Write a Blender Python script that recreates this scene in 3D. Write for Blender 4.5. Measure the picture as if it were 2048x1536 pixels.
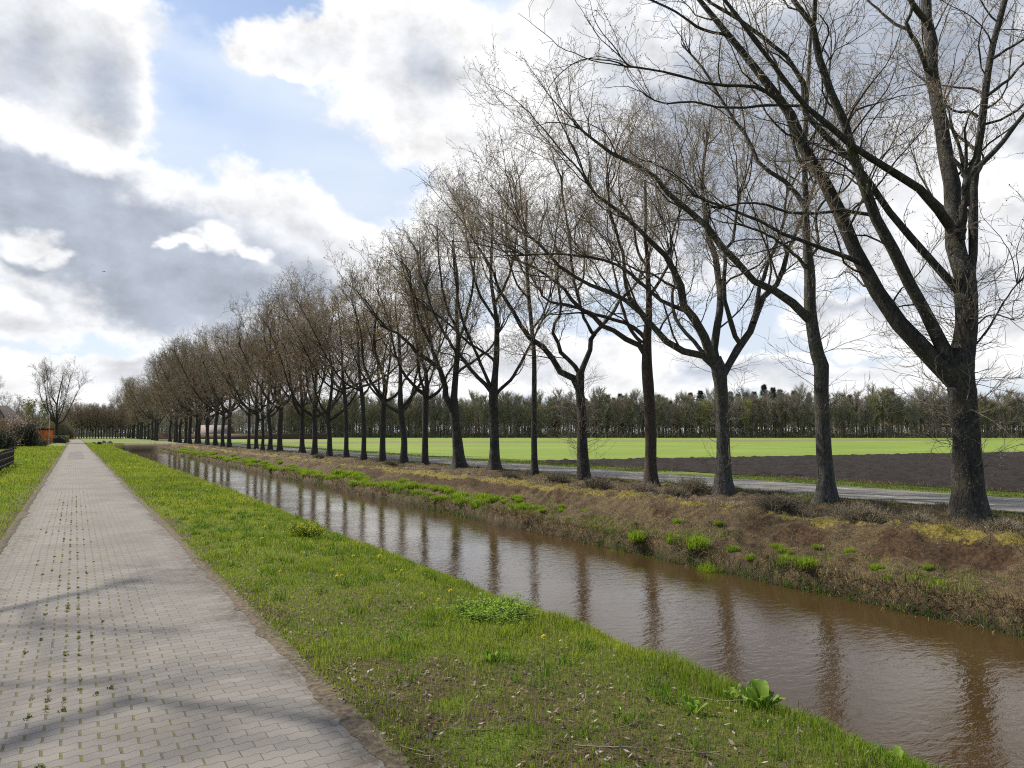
import bpy, math, random
import numpy as np
from mathutils import Vector, Matrix
for o in list(bpy.data.objects): bpy.data.objects.remove(o)
S = bpy.context.scene
C = S.collection
rad = math.radians
# ------------------------------------------------------------------ camera (world: X right of the path, Y along it, Z up)
FPX = 1420.0; W0, H0 = 2048, 1536; CAMH = 1.9
YAW, PITCH = rad(31.55), math.atan(98 / FPX)
cam = bpy.data.cameras.new('camera'); camo = bpy.data.objects.new('camera', cam); C.objects.link(camo)
cam.sensor_width = 36; cam.lens = 36 * FPX / W0; cam.clip_end = 6000; cam.clip_start = .05
camo.location = (0, 0, CAMH); camo.rotation_euler = (rad(90) + PITCH, 0, -YAW)
S.camera = camo
# ------------------------------------------------------------------ light and exposure
SUN_AZ, SUN_EL = rad(-30), rad(46)            # azimuth from +Y towards +X
sun = bpy.data.lights.new('sun', 'SUN'); sun.energy = 5.0; sun.angle = rad(.9); sun.color = (1, .94, .84)
suno = bpy.data.objects.new('sun', sun); C.objects.link(suno)
sdir = Vector((math.sin(SUN_AZ) * math.cos(SUN_EL), math.cos(SUN_AZ) * math.cos(SUN_EL), math.sin(SUN_EL)))
suno.rotation_euler = sdir.to_track_quat('Z', 'Y').to_euler()
S.view_settings.view_transform = 'Standard'; S.view_settings.look = 'None'
S.view_settings.exposure = .35; S.view_settings.gamma = 1
S.render.engine = 'CYCLES'; S.cycles.max_bounces = 6; S.cycles.transparent_max_bounces = 8; S.cycles.use_denoising = False; S.cycles.filter_width = 1.1
S.render.resolution_x, S.render.resolution_y = 1024, 768

F = np.array([math.sin(YAW), math.cos(YAW), 0.]); R = np.array([math.cos(YAW), -math.sin(YAW), 0.]); U = np.array([0, 0, 1.])
FW = F * math.cos(PITCH) + U * math.sin(PITCH); UP = U * math.cos(PITCH) - F * math.sin(PITCH)
def ray(px, py): return FW + R * ((px - 1024) / FPX) + UP * ((768 - py) / FPX)
def on_ground(px, py, z=0.0):                    # where a pixel's sight line meets the level z
    d = ray(px, py); t = (z - CAMH) / d[2]
    return d * t + np.array([0, 0, CAMH])
def at_depth(px, py, dep):                       # at a horizontal distance dep along the view
    d = ray(px, py); return d * (dep / (d @ F)) + np.array([0, 0, CAMH])
def azel(px, py):
    d = ray(px, py); d = d / np.linalg.norm(d); return math.atan2(d[0], d[1]), math.asin(d[2])

# ------------------------------------------------------------------ node helpers
class NT:
    def __init__(s, tree): s.t = tree; s.n = tree.nodes; s.l = tree.links
    def new(s, typ, **kw):
        n = s.n.new(typ)
        for k, v in kw.items():
            if k in n.inputs.keys(): s.put(n.inputs[k], v)
            else: setattr(n, k, v)
        return n
    def put(s, sock, v):
        if hasattr(v, 'is_output') or hasattr(v, 'links'): s.l.new(v, sock)
        elif isinstance(v, (tuple, list)) and hasattr(sock.default_value, '__len__') and len(sock.default_value) == 4 and len(v) == 3: sock.default_value = (*v, 1)
        else: sock.default_value = v
    def m(s, op, a, b=None, c=None, clamp=False):
        n = s.n.new('ShaderNodeMath'); n.operation = op; n.use_clamp = clamp
        for i, v in enumerate((a, b, c)):
            if v is not None: s.put(n.inputs[i], v)
        return n.outputs[0]
    def vm(s, op, a, b=None, out=0):
        n = s.n.new('ShaderNodeVectorMath'); n.operation = op
        s.put(n.inputs[0], a)
        if b is not None: s.put(n.inputs[1], b)
        return n.outputs[out]
    def mix(s, f, a, b, mode='MIX'):
        n = s.n.new('ShaderNodeMix'); n.data_type = 'RGBA'; n.blend_type = mode
        s.put(n.inputs[0], f); s.put(n.inputs[6], a); s.put(n.inputs[7], b)
        return n.outputs[2]
    def noise(s, vec, scale, detail=4, rough=.55, out='Fac', dim='3D', dist=0):
        n = s.n.new('ShaderNodeTexNoise'); n.noise_dimensions = dim
        if vec is not None: s.put(n.inputs['Vector'], vec)
        n.inputs['Scale'].default_value = scale; n.inputs['Detail'].default_value = detail
        n.inputs['Roughness'].default_value = rough; n.inputs['Distortion'].default_value = dist
        return n.outputs[out]
    def step(s, v, a, b, lo=0., hi=1.):
        n = s.n.new('ShaderNodeMapRange'); n.interpolation_type = 'SMOOTHSTEP'
        s.put(n.inputs[0], v); s.put(n.inputs[1], a); s.put(n.inputs[2], b); s.put(n.inputs[3], lo); s.put(n.inputs[4], hi)
        return n.outputs[0]
    def mapping(s, vec, loc=(0, 0, 0), rot=(0, 0, 0), sc=(1, 1, 1), typ='POINT'):
        n = s.n.new('ShaderNodeMapping'); n.vector_type = typ
        s.put(n.inputs[0], vec); n.inputs[1].default_value = loc; n.inputs[2].default_value = rot; n.inputs[3].default_value = sc
        return n.outputs[0]
    def bump(s, h, strength=.5, dist=.02, normal=None):
        n = s.n.new('ShaderNodeBump'); n.inputs['Strength'].default_value = strength; n.inputs['Distance'].default_value = dist
        s.put(n.inputs['Height'], h)
        if normal is not None: s.put(n.inputs['Normal'], normal)
        return n.outputs[0]

# ------------------------------------------------------------------ sky: Nishita air with sunlit cumulus by direction
w = bpy.data.worlds.new('World'); S.world = w; w.use_nodes = True
w.cycles.sampling_method = 'MANUAL'; w.cycles.sample_map_resolution = 512
T = NT(w.node_tree); T.n.clear()
sky = T.new('ShaderNodeTexSky', sky_type='NISHITA', sun_disc=False, sun_elevation=SUN_EL, sun_rotation=SUN_AZ)
sky.dust_density = .6; sky.ozone_density = 1.6
dvec = T.new('ShaderNodeTexCoord').outputs['Generated']
sep = T.new('ShaderNodeSeparateXYZ', Vector=dvec)
dx, dy, dz = sep.outputs
az = T.m('ARCTAN2', dx, dy); el = T.m('ARCSINE', dz)
comb = T.new('ShaderNodeCombineXYZ', X=az, Y=el).outputs[0]
flat = T.new('ShaderNodeCombineXYZ', X=az, Y=T.m('MULTIPLY', el, 1.35), Z=3.7).outputs[0]
warp = T.vm('SCALE', T.vm('SUBTRACT', T.noise(flat, 9, 4, .6, 'Color'), (.5, .5, .5)), None)
warp.node.inputs[3].default_value = .09
pos = T.vm('ADD', comb, warp)
def blobs(lst, vec):
    acc = None
    for (px, py, rx, ry, rot, *amp) in lst:
        a0, e0 = azel(px, py)
        mp = T.mapping(vec, (a0, e0, 0), (0, 0, rad(-rot)), (rx / FPX, ry / FPX, 1), 'TEXTURE')
        v = T.m('SUBTRACT', 1.0, T.vm('LENGTH', mp, out=1))
        if amp: v = T.m('MULTIPLY', v, amp[0])
        if acc is None: acc = v
        else:
            acc = T.m('SMOOTH_MAX', acc, v, .12)
    return acc
fb = T.m('SUBTRACT', T.noise(flat, 7, 9, .58), .5)
fb2 = T.m('SUBTRACT', T.noise(T.vm('ADD', flat, (5, 2, 1)), 22, 8, .62), .5)
fsum = T.m('ADD', T.m('MULTIPLY', fb, 1.1), T.m('MULTIPLY', fb2, .42))
CUM = [(90, 60, 210, 250, 0), (225, 150, 85, 150, 0), (100, 320, 300, 95, 12), (250, 500, 500, 175, 17), (640, 500, 260, 110, 30),
       (620, 95, 170, 60, -5), (840, 150, 230, 190, 25), (1010, 290, 250, 210, 30), (1160, 110, 190, 190, 0), (1050, 480, 300, 120, 10),
       (440, 505, 120, 45, 0), (50, 520, 80, 60, 0), (40, 620, 110, 60, 0), (1560, 260, 470, 330, -10), (1950, 360, 170, 140, 0), (1880, 60, 260, 160, 0),
       (1250, 735, 200, 70, 0), (1700, 640, 160, 60, 0), (1500, 760, 420, 45, 0), (300, 770, 420, 55, 0), (880, 720, 300, 90, 0), (2100, 620, 260, 120, 0),
       (-500, 300, 500, 300, 0), (2700, 200, 600, 400, 0)]
D = T.m('ADD', blobs(CUM, pos), fsum)
alpha = T.step(D, -.04, .26)
GREY = [(240, 515, 470, 190, 15, 1.5), (205, 170, 95, 130, 0, .6), (1500, 210, 440, 330, -10, 1.25), (1850, 90, 330, 190, 0, 1.2), (1560, 450, 420, 200, 0, .9), (865, 130, 120, 85, 20, .6),
        (1800, 560, 380, 110, 0, .8), (560, 545, 200, 70, 20, 1.0), (60, 110, 90, 130, 0, .5), (200, 690, 420, 50, 0, .6), (1250, 620, 420, 90, 0, 1.0), (1350, 740, 500, 40, 0, .6), (2700, 200, 600, 400, 0, 1.3)]
WHITE = [(330, 500, 34, 16, 0, 1.1), (385, 496, 40, 20, 0, 1.1), (450, 484, 52, 34, 0, 1.3), (508, 504, 36, 18, 0, 1.1), (40, 500, 60, 42, 0, 1.3), (85, 520, 40, 26, 0, 1.2), (20, 600, 80, 36, 0, 1.2), (75, 625, 60, 30, 0, 1.2), (1960, 370, 150, 110, 0, 1.2), (1250, 740, 150, 50, 0, .9), (1690, 645, 110, 40, 0, 1.0), (1030, 330, 170, 200, 25, 1.2), (160, 300, 220, 40, 10, 1.0)]
gpos = T.vm('ADD', comb, T.vm('SCALE', warp, None)); gpos.node.inputs[1].links[0].from_node.inputs[3].default_value = .7
g = T.m('ADD', blobs(GREY, gpos), T.m('MULTIPLY', fsum, .35))
wmap = T.m('ADD', blobs(WHITE, pos), T.m('MULTIPLY', fsum, 2.1))
lowv = T.m('SUBTRACT', T.noise(T.vm('ADD', flat, (9, 1, 4)), 3.2, 4, .55), .5)
thick = T.step(D, .06, .55)                                     # thick parts of a back-lit cloud let less sun through
gfac = T.m('MULTIPLY', T.step(T.m('ADD', g, T.m('MULTIPLY', lowv, .9)), -.15, .75), thick)
gfac = T.m('MAXIMUM', gfac, T.m('MULTIPLY', T.m('ADD', T.step(D, .2, 1.0), T.m('MULTIPLY', lowv, 1.4), None, True), .38))
gfac = T.m('MULTIPLY', gfac, T.step(wmap, .08, .8, 1, .12))
soff = T.vm('ADD', flat, (.012, .03, 0))                        # relief: billows are brighter on the side facing the light
rel = T.m('SUBTRACT', T.noise(flat, 11, 8, .6), T.noise(soff, 11, 8, .6))
tex = T.m('ADD', T.m('ADD', .96, T.m('MULTIPLY', fb, .2)), T.m('ADD', T.m('MULTIPLY', rel, .85), T.m('MULTIPLY', lowv, .3)))
ccol = T.mix(gfac, (.87, .87, .875), (.385, .425, .50))
ccol = T.vm('SCALE', ccol, None); T.put(ccol.node.inputs[3], tex)
veil_n = T.noise(T.mapping(flat, sc=(1, 3.2, 1), rot=(0, 0, .25)), 4, 6, .6)
HOLES = [(490, 0, 280, 75, 0, 1.0), (400, 190, 130, 50, 20, .25), (1240, 20, 90, 50, 0, .9), (1880, 260, 160, 160, 0, .8)]
hole = T.step(blobs(HOLES, pos), -.2, .5)
veil = T.m('MULTIPLY', T.step(veil_n, .25, .75, .72, .98), T.m('SUBTRACT', 1, T.m('MULTIPLY', hole, .8)))
front = T.step(T.vm('DOT_PRODUCT', dvec, tuple(float(v) for v in F), out=1), -.1, .5)     # veil thinned in the unseen sky behind the viewer to cut fill light
veil = T.m('MULTIPLY', veil, T.m('ADD', .18, T.m('MULTIPLY', T.m('MULTIPLY', front, T.step(el, 1.0, .6)), .82)))
veil = T.m('MAXIMUM', veil, T.step(el, .16, .0, 0, .85))
vcol = T.mix(T.step(el, .02, .5), (.60, .65, .73), (.60, .68, .80))
skyc = T.vm('SCALE', sky.outputs[0], None); skyc.node.inputs[3].default_value = 1.0
bg1 = T.new('ShaderNodeBackground', Color=skyc, Strength=.12)
bg2 = T.new('ShaderNodeBackground', Color=vcol, Strength=1.0)
bg3 = T.new('ShaderNodeBackground', Color=ccol, Strength=1.0)
mx = T.n.new('ShaderNodeMixShader'); T.put(mx.inputs[0], veil); T.l.new(bg1.outputs[0], mx.inputs[1]); T.l.new(bg2.outputs[0], mx.inputs[2])
mx2 = T.n.new('ShaderNodeMixShader'); T.put(mx2.inputs[0], alpha); T.l.new(mx.outputs[0], mx2.inputs[1]); T.l.new(bg3.outputs[0], mx2.inputs[2])
wo = T.n.new('ShaderNodeOutputWorld'); T.l.new(mx2.outputs[0], wo.inputs[0])
#--GEO--
# ------------------------------------------------------------------ mesh helpers
rng = np.random.default_rng(7)
random.seed(7)
def mesh_obj(name, verts, faces, mats, parent=None, smooth=False, matidx=None, col=None, link=True, attr=None):
    """faces: list of (n,k) int arrays"""
    me = bpy.data.meshes.new(name)
    verts = np.asarray(verts, np.float32)
    faces = [np.asarray(f, np.int32) for f in faces if len(f)]
    nl = sum(f.size for f in faces); nf = sum(len(f) for f in faces)
    me.vertices.add(len(verts)); me.vertices.foreach_set('co', verts.ravel())
    me.loops.add(nl); me.loops.foreach_set('vertex_index', np.concatenate([f.ravel() for f in faces]))
    tot = np.concatenate([np.full(len(f), f.shape[1], np.int32) for f in faces])
    st = np.concatenate([[0], np.cumsum(tot)[:-1]]).astype(np.int32)
    me.polygons.add(nf); me.polygons.foreach_set('loop_start', st); me.polygons.foreach_set('loop_total', tot)
    if smooth: me.polygons.foreach_set('use_smooth', np.ones(nf, bool))
    for m in (mats if isinstance(mats, (list, tuple)) else [mats]): me.materials.append(m)
    if matidx is not None: me.polygons.foreach_set('material_index', np.asarray(matidx, np.int32))
    me.update(calc_edges=True)
    for nm, arr in (attr or {}).items():
        a = me.attributes.new(nm, 'FLOAT_COLOR', 'POINT')
        if arr.shape[1] == 3: arr = np.concatenate([arr, np.ones((len(arr), 1))], 1)
        a.data.foreach_set('color', arr.astype(np.float32).ravel())
    if not link: return me
    o = bpy.data.objects.new(name, me); C.objects.link(o)
    if parent is not None: o.parent = parent
    return o
def tag(o, label=None, cat=None, group=None, kind=None):
    for k, v in (('label', label), ('category', cat), ('group', group), ('kind', kind)):
        if v: o[k] = v
    return o
def empty(name, loc, rz=0, sc=1.0):
    o = bpy.data.objects.new(name, None); C.objects.link(o); o.location = loc; o.rotation_euler = (0, 0, rz); o.scale = (sc,) * 3
    o.empty_display_size = .2
    return o
def dup(root, loc, rz=0., sc=1.0):
    r = root.copy(); C.objects.link(r); r.location = loc; r.rotation_euler = (0, 0, rz); r.scale = (sc,) * 3 if not hasattr(sc, '__len__') else sc
    for ch in root.children:
        c = ch.copy(); C.objects.link(c); c.parent = r
        for g_ in ch.children:
            d = g_.copy(); C.objects.link(d); d.parent = c
    return r
def nrm(v): return v / np.maximum(np.linalg.norm(v, axis=-1, keepdims=True), 1e-9)
def tubes(P, Rr, k, off=0, cap=False, phase=0.):
    """P (N,n,3) centre lines, Rr (N,n) radii -> verts, quads"""
    N, n, _ = P.shape
    t = np.empty_like(P); t[:, 1:-1] = P[:, 2:] - P[:, :-2]; t[:, 0] = P[:, 1] - P[:, 0]; t[:, -1] = P[:, -1] - P[:, -2]
    t = nrm(t)
    mean = nrm(t.mean(1))
    ref = np.where(np.abs(mean[:, 2:3]) > .75, np.array([[1., 0, 0]]), np.array([[0, 0, 1.]]))[:, None, :]
    a = nrm(np.cross(t, ref)); b = np.cross(t, a)
    th = np.arange(k) / k * 2 * np.pi + phase
    ring = a[:, :, None, :] * np.cos(th)[None, None, :, None] + b[:, :, None, :] * np.sin(th)[None, None, :, None]
    V = P[:, :, None, :] + ring * Rr[:, :, None, None]
    idx = np.arange(N * n * k).reshape(N, n, k)
    i0 = idx[:, :-1, :]; i1 = idx[:, 1:, :]
    q = np.stack([i0, np.roll(i0, -1, 2), np.roll(i1, -1, 2), i1], -1).reshape(-1, 4)
    return V.reshape(-1, 3), q + off
def merge(parts):
    vs, fs, off = [], {}, 0
    for v, f in parts:
        vs.append(v)
        for ff in (f if isinstance(f, list) else [f]):
            if len(ff): fs.setdefault(ff.shape[1], []).append(ff + off)
        off += len(v)
    return np.concatenate(vs), [np.concatenate(x) for x in fs.values()]
def box(x0, x1, y0, y1, z0, z1):
    v = np.array([[x, y, z] for z in (z0, z1) for y in (y0, y1) for x in (x0, x1)], float)
    return v, np.array([[0, 2, 3, 1], [4, 5, 7, 6], [0, 1, 5, 4], [1, 3, 7, 5], [3, 2, 6, 7], [2, 0, 4, 6]])
def vnoise(x, y, seed=0, octaves=4, rough=.5):
    """smooth value noise on arrays"""
    tot = np.zeros(np.broadcast(x, y).shape); amp = 1.; s = 0.
    for o in range(octaves):
        xi = np.floor(x).astype(np.int64); yi = np.floor(y).astype(np.int64); fx = x - xi; fy = y - yi
        fx = fx * fx * (3 - 2 * fx); fy = fy * fy * (3 - 2 * fy)
        def h(a, b):
            n = (a * 374761393 + b * 668265263 + (seed + o) * 974634777) & 0xffffffff
            n = ((n ^ (n >> 13)) * 1274126177) & 0xffffffff
            return ((n ^ (n >> 16)) & 0xffff) / 65535.
        v = (h(xi, yi) * (1 - fx) + h(xi + 1, yi) * fx) * (1 - fy) + (h(xi, yi + 1) * (1 - fx) + h(xi + 1, yi + 1) * fx) * fy
        tot = tot + v * amp; s += amp; amp *= rough; x = x * 2.03 + 17.1; y = y * 2.03 + 5.3
    return tot / s

# ------------------------------------------------------------------ materials
def mat(name):
    m = bpy.data.materials.new(name); m.use_nodes = True
    n = NT(m.node_tree); b = n.n['Principled BSDF']; b.inputs['Specular IOR Level'].default_value = .3
    return m, n, b
def simple(name, col, rough=.8, nscale=None, var=.25, bumps=None, spec=.3):
    m, n, b = mat(name); b.inputs['Roughness'].default_value = rough; b.inputs['Specular IOR Level'].default_value = spec
    if nscale:
        tc = n.new('ShaderNodeTexCoord').outputs['Object']
        f = n.noise(tc, nscale, 5, .6)
        c = n.mix(n.step(f, .3, .7), tuple(x * (1 - var) for x in col), tuple(min(1, x * (1 + var)) for x in col))
        n.put(b.inputs['Base Color'], c)
        if bumps: n.put(b.inputs['Normal'], n.bump(f, bumps, .02))
    else: b.inputs['Base Color'].default_value = (*col, 1)
    return m
def leafmat(name, col=None, trans=.4, attr=None, rough=.6):
    m = bpy.data.materials.new(name); m.use_nodes = True
    n = NT(m.node_tree); n.n.clear()
    if attr: c = n.new('ShaderNodeAttribute', attribute_name=attr).outputs['Color']
    else: c = (*col, 1)
    d = n.new('ShaderNodeBsdfPrincipled', Roughness=rough); d.inputs['Specular IOR Level'].default_value = .25
    n.put(d.inputs['Base Color'], c)
    t = n.new('ShaderNodeBsdfTranslucent'); n.put(t.inputs['Color'], c)
    mx_ = n.n.new('ShaderNodeMixShader'); mx_.inputs[0].default_value = trans
    n.l.new(d.outputs[0], mx_.inputs[1]); n.l.new(t.outputs[0], mx_.inputs[2])
    o = n.n.new('ShaderNodeOutputMaterial'); n.l.new(mx_.outputs[0], o.inputs[0])
    return m
M_blade = leafmat('grass_blades', attr='col', trans=.5)
M_leaf = leafmat('fallen_leaf', attr='col', trans=.2)

# bark: ridged grey-brown with pale lichen flecks and green algae
def barkmat(name, base=(.052, .043, .034), lichen=.5, green=.35):
    m, n, b = mat(name); b.inputs['Roughness'].default_value = .9
    tc = n.new('ShaderNodeNewGeometry').outputs['Position']
    st = n.mapping(tc, sc=(1, 1, .22))
    rdg = n.noise(st, 34, 6, .65, dist=.4); big = n.noise(tc, 2.2, 4, .6)
    c = n.mix(n.step(rdg, .36, .66), tuple(x * .42 for x in base), tuple(x * 1.55 for x in base))
    c = n.mix(n.m('MULTIPLY', n.step(big, .48, .68), green), c, (.075, .075, .024))
    ls = n.noise(tc, 30, 3, .6); lb = n.noise(tc, 1.7, 3, .5)
    lich = n.m('MULTIPLY', n.step(ls, .615, .68), n.m('MULTIPLY', n.step(lb, .38, .6), lichen))
    c = n.mix(lich, c, (.36, .37, .32))
    pt = n.m('MULTIPLY', n.step(n.noise(tc, 4.6, 4, .6), .56, .66), .4 * lichen)
    c = n.mix(pt, c, (.13, .135, .12))
    n.put(b.inputs['Base Color'], c)
    n.put(b.inputs['Normal'], n.bump(rdg, .9, .03))
    return m
M_bark = barkmat('oak_bark', (.04, .033, .026), .8); M_bark_far = barkmat('oak_bark_far', (.045, .037, .03), .25, .2)
M_bark_lich = barkmat('lichen_bark', (.066, .058, .047), 1.0, .3)
M_bark_red = barkmat('reddish_bark', (.062, .042, .032), .3, .15)
M_twig = simple('twig_bark', (.26, .21, .15), .85)
M_twig_far = simple('twig_bark_far', (.27, .21, .145), .9)
M_bud = leafmat('buds', (.30, .19, .09), .35)
M_catkin = leafmat('catkins', (.30, .22, .05), .4)
M_oldleaf = leafmat('withered_leaves', (.22, .105, .04), .35)

# ------------------------------------------------------------------ terrain
PROF = np.array([(-3000, 0), (-60, .0), (-8, .0), (-3, .02), (-1.3, .015), (-.95, -.03), (1.6, -.03), (1.75, .02), (2.6, .03), (3.6, -.02), (4.25, -.08), (4.65, -.2),
                 (5.5, -.75), (6.2, -1.15), (6.9, -1.6), (9, -2.0), (11.3, -1.7), (11.75, -1.3), (11.95, -1.08), (12.03, -.74), (12.6, -.62), (13.4, -.38), (13.8, -.16), (14.1, .0), (14.5, .04),
                 (15.3, -.10), (16.2, -.07), (17.3, .05), (18.4, .02), (19.1, -.02), (19.4, -.06), (23.6, -.06), (23.9, .0), (25.6, -.02), (27, -.04), (3000, -.04)])
CAN_END = 131.0
def ground_z(x, y):
    x = np.asarray(x, float); y = np.asarray(y, float)
    xs = x + ((vnoise(x * .35, y * .35, 3) - .5) * .5 + (vnoise(x * 1.3, y * 1.3, 4) - .5) * .3) * ((x > 3.2) & (x < 17))
    z = np.interp(xs, PROF[:, 0], PROF[:, 1])
    inc = (x > 3.0) & (x < 19)
    endf = np.clip((y - CAN_END) / 2.5, 0, 1); endf = endf * endf * (3 - 2 * endf)
    z = np.where(inc, z * (1 - endf) + endf * (-.02), z)
    berm = np.clip((x - 11.9) / .6, 0, 1) * np.clip((19.1 - x) / .8, 0, 1)
    lawn = np.clip((x - 1.65) / .5, 0, 1) * np.clip((7 - x) / 1, 0, 1) + np.clip((-1.0 - x) / .5, 0, 1) * np.clip((x + 30) / 10, 0, 1)
    z = z + berm * ((vnoise(x * 1.1, y * 1.1, 11) - .5) * .30 + (vnoise(x * 3.1, y * 3.1, 12, 3) - .5) * .24 + (vnoise(x * 8.5, y * 8.5, 15, 2) - .5) * .10 * np.exp(-np.maximum(y - 20, 0) / 25))
    z = z + lawn * ((vnoise(x * .8, y * .8, 13) - .5) * .07 + (vnoise(x * 5, y * 5, 14, 3) - .5) * .035)
    return z
def axis(segs):
    out = []
    for a, b, s in segs: out.append(np.arange(a, b, s))
    return np.concatenate(out + [[segs[-1][1]]])
gx = axis([(-3000, -300, 540), (-300, -60, 40), (-60, -12, 4), (-12, -1.6, .5), (-1.6, -.8, .1), (-.8, 1.5, .46), (1.5, 7.2, .09), (7.2, 11.2, .5), (11.2, 18.8, .09), (18.8, 26.2, .3), (26.2, 60, 5), (60, 300, 40), (300, 3000, 540)])
gy = axis([(-3000, -300, 540), (-300, -30, 30), (-30, -2, 1.2), (-2, 2.6, .3), (2.6, 22, .09), (22, 50, .22), (50, 134, .6), (134, 240, 6), (240, 600, 40), (600, 3000, 400)])
GX, GY = np.meshgrid(gx, gy)
GZ = ground_z(GX, GY)
idx = np.arange(GX.size).reshape(GX.shape)
q = np.stack([idx[:-1, :-1], idx[:-1, 1:], idx[1:, 1:], idx[1:, :-1]], -1).reshape(-1, 4)
X, Y = GX.ravel(), GY.ravel()
n1 = vnoise(X * .9, Y * .9, 21); n2 = vnoise(X * 2.6, Y * 2.6, 22); n3 = vnoise(X * .25, Y * .25, 23)
def sm(a, b, v):
    t = np.clip((v - a) / (b - a), 0, 1); return t * t * (3 - 2 * t)
def dirt_mask(X, Y):                                   # bare, littered soil in the lawns
    n1 = vnoise(X * .9, Y * .9, 21); n2 = vnoise(X * 2.6, Y * 2.6, 22)
    edge = sm(1.98, 1.6, X + (n2 - .5) * 1.1) * (X > 1.4)
    near = sm(13, 4, Y) * sm(.36, .56, n1 * .5 + n2 * .5) * sm(5.2, 2.4, X) * (X > 1.4)
    pat = sm(.60, .70, n1 * .5 + n2 * .5) * .4 * (X > 1.4) * sm(40, 10, Y)
    le = sm(-1.5, -1.0, X + (n2 - .5) * .8) * (X < 0)
    spot = np.exp(-(((X + 1.5) / .8) ** 2 + ((Y - 14.6) / .9) ** 2))
    return np.clip(np.maximum.reduce([edge, near, pat, le, spot * 1.4]), 0, 1)
bank = (((X > 11.3) & (X < 19.2) & (Y < CAN_END + 3)) | ((X > 5.2) & (X < 19) & (Y > CAN_END - 1.5) & (Y < CAN_END + 9))).astype(float)
dirt = dirt_mask(X, Y) * (X < 8)
wet = ((X > 5.9) & (X < 12.1)).astype(float) * (GZ.ravel() < -.95)
moss = np.exp(-((X - 14.25 + (n1 - .5) * .5) / .30) ** 2) * sm(.38, .55, n2 * .5 + n3 * .5)
rust = np.exp(-((X - 13.65 + (n1 - .5) * .6) / .5) ** 2) * sm(.36, .60, n1 * .5 + n3 * .5) * .8
litt = np.exp(-((X - 15.5) / .9) ** 2) * sm(.3, .55, n2)
verge = sm(17.6, 18.6, X + (n1 - .5) * 1.3) * (X < 26)
farg = sm(45, 100, Y) * .25
zone1 = np.stack([np.clip(dirt + bank * (1 - .8 * verge) + wet, 0, 1), moss * bank, rust * bank], 1)
zone2 = np.stack([litt * bank, wet, verge], 1)
m, n, b = mat('ground'); M_ground = m; b.inputs['Roughness'].default_value = .95
tc = n.new('ShaderNodeNewGeometry').outputs['Position']
z1 = n.new('ShaderNodeSeparateColor', Color=n.new('ShaderNodeAttribute', attribute_name='zone1').outputs['Color']).outputs
z2 = n.new('ShaderNodeSeparateColor', Color=n.new('ShaderNodeAttribute', attribute_name='zone2').outputs['Color']).outputs
na = n.noise(tc, 1.3, 5, .6); nb = n.noise(tc, 14, 6, .65); nc = n.noise(tc, 55, 5, .7)
grass = n.mix(n.step(nb, .3, .7), (.085, .125, .014), (.185, .225, .028))
grass = n.mix(n.m('MULTIPLY', n.step(na, .4, .7), .5), grass, (.15, .15, .03))
nd = n.noise(tc, 4.5, 5, .65)
soil = n.mix(n.step(nc, .34, .66), (.024, .016, .008), (.17, .115, .052))
soil = n.mix(n.m('MULTIPLY', n.step(nb, .5, .66), .6), soil, (.22, .16, .08))
soil = n.mix(n.m('MULTIPLY', n.step(nd, .46, .62), .55), soil, (.035, .026, .016))
soil = n.mix(n.m('MULTIPLY', n.step(nd, .42, .32), .3), soil, (.085, .085, .03))
c = n.mix(z1[0], grass, soil)
def patchy(zv, k=1.0): return n.step(n.m('ADD', zv, n.m('ADD', n.m('MULTIPLY', n.m('SUBTRACT', nb, .5), .9), n.m('MULTIPLY', n.m('SUBTRACT', nd, .5), .9))), .34 * k, .52 * k)
c = n.mix(n.m('MULTIPLY', z2[0], n.step(nc, .42, .6)), c, (.26, .20, .15))
c = n.mix(n.m('MULTIPLY', patchy(z1[2]), .85), c, n.mix(n.step(nb, .38, .64), (.022, .012, .006), (.085, .042, .016)))
c = n.mix(n.m('MULTIPLY', patchy(z1[1]), .85), c, n.mix(n.step(nb, .3, .7), (.12, .09, .015), (.27, .22, .035)))
c = n.mix(n.m('MULTIPLY', z2[1], .8), c, (.02, .014, .008))
n.put(b.inputs['Base Color'], c)
hgt = n.m('ADD', n.m('MULTIPLY', nb, .6), n.m('MULTIPLY', nc, .4))
n.put(b.inputs['Normal'], n.bump(hgt, 1., .08))
ground = tag(mesh_obj('ground', np.stack([X, Y, GZ.ravel()], 1), [q], M_ground, smooth=True, attr={'zone1': zone1, 'zone2': zone2}), kind='structure')

# ------------------------------------------------------------------ brick path (wavy interlocking pavers, procedural)
def strip(name, xs, ys, m, z=0., kind='structure', zf=None):
    A, B = np.meshgrid(np.asarray(xs, float), np.asarray(ys, float)); i = np.arange(A.size).reshape(A.shape)
    q_ = np.stack([i[:-1, :-1], i[:-1, 1:], i[1:, 1:], i[1:, :-1]], -1).reshape(-1, 4)
    Z = np.full(A.size, z) if zf is None else zf(A.ravel(), B.ravel())
    return tag(mesh_obj(name, np.stack([A.ravel(), B.ravel(), Z], 1), [q_], m, smooth=True), kind=kind)
m, n, b = mat('wavy_pavers'); M_path = m; b.inputs['Roughness'].default_value = .85
L_, P_ = .2, .104
tc = n.new('ShaderNodeNewGeometry').outputs['Position']
low = n.noise(tc, .9, 3, .5, 'Color')
tcw = n.vm('ADD', tc, n.vm('MULTIPLY', n.vm('SUBTRACT', low, (.5, .5, .5)), (.05, .07, 0)))
sx, sy, _ = n.new('ShaderNodeSeparateXYZ', Vector=tcw).outputs
wv = n.m('SINE', n.m('MULTIPLY', sx, 2 * math.pi / (L_ / 2)))
yy = n.m('ADD', sy, n.m('MULTIPLY', wv, .0075))
ry = n.m('DIVIDE', yy, P_); row = n.m('FLOOR', ry); fy = n.m('SUBTRACT', ry, row)
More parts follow.
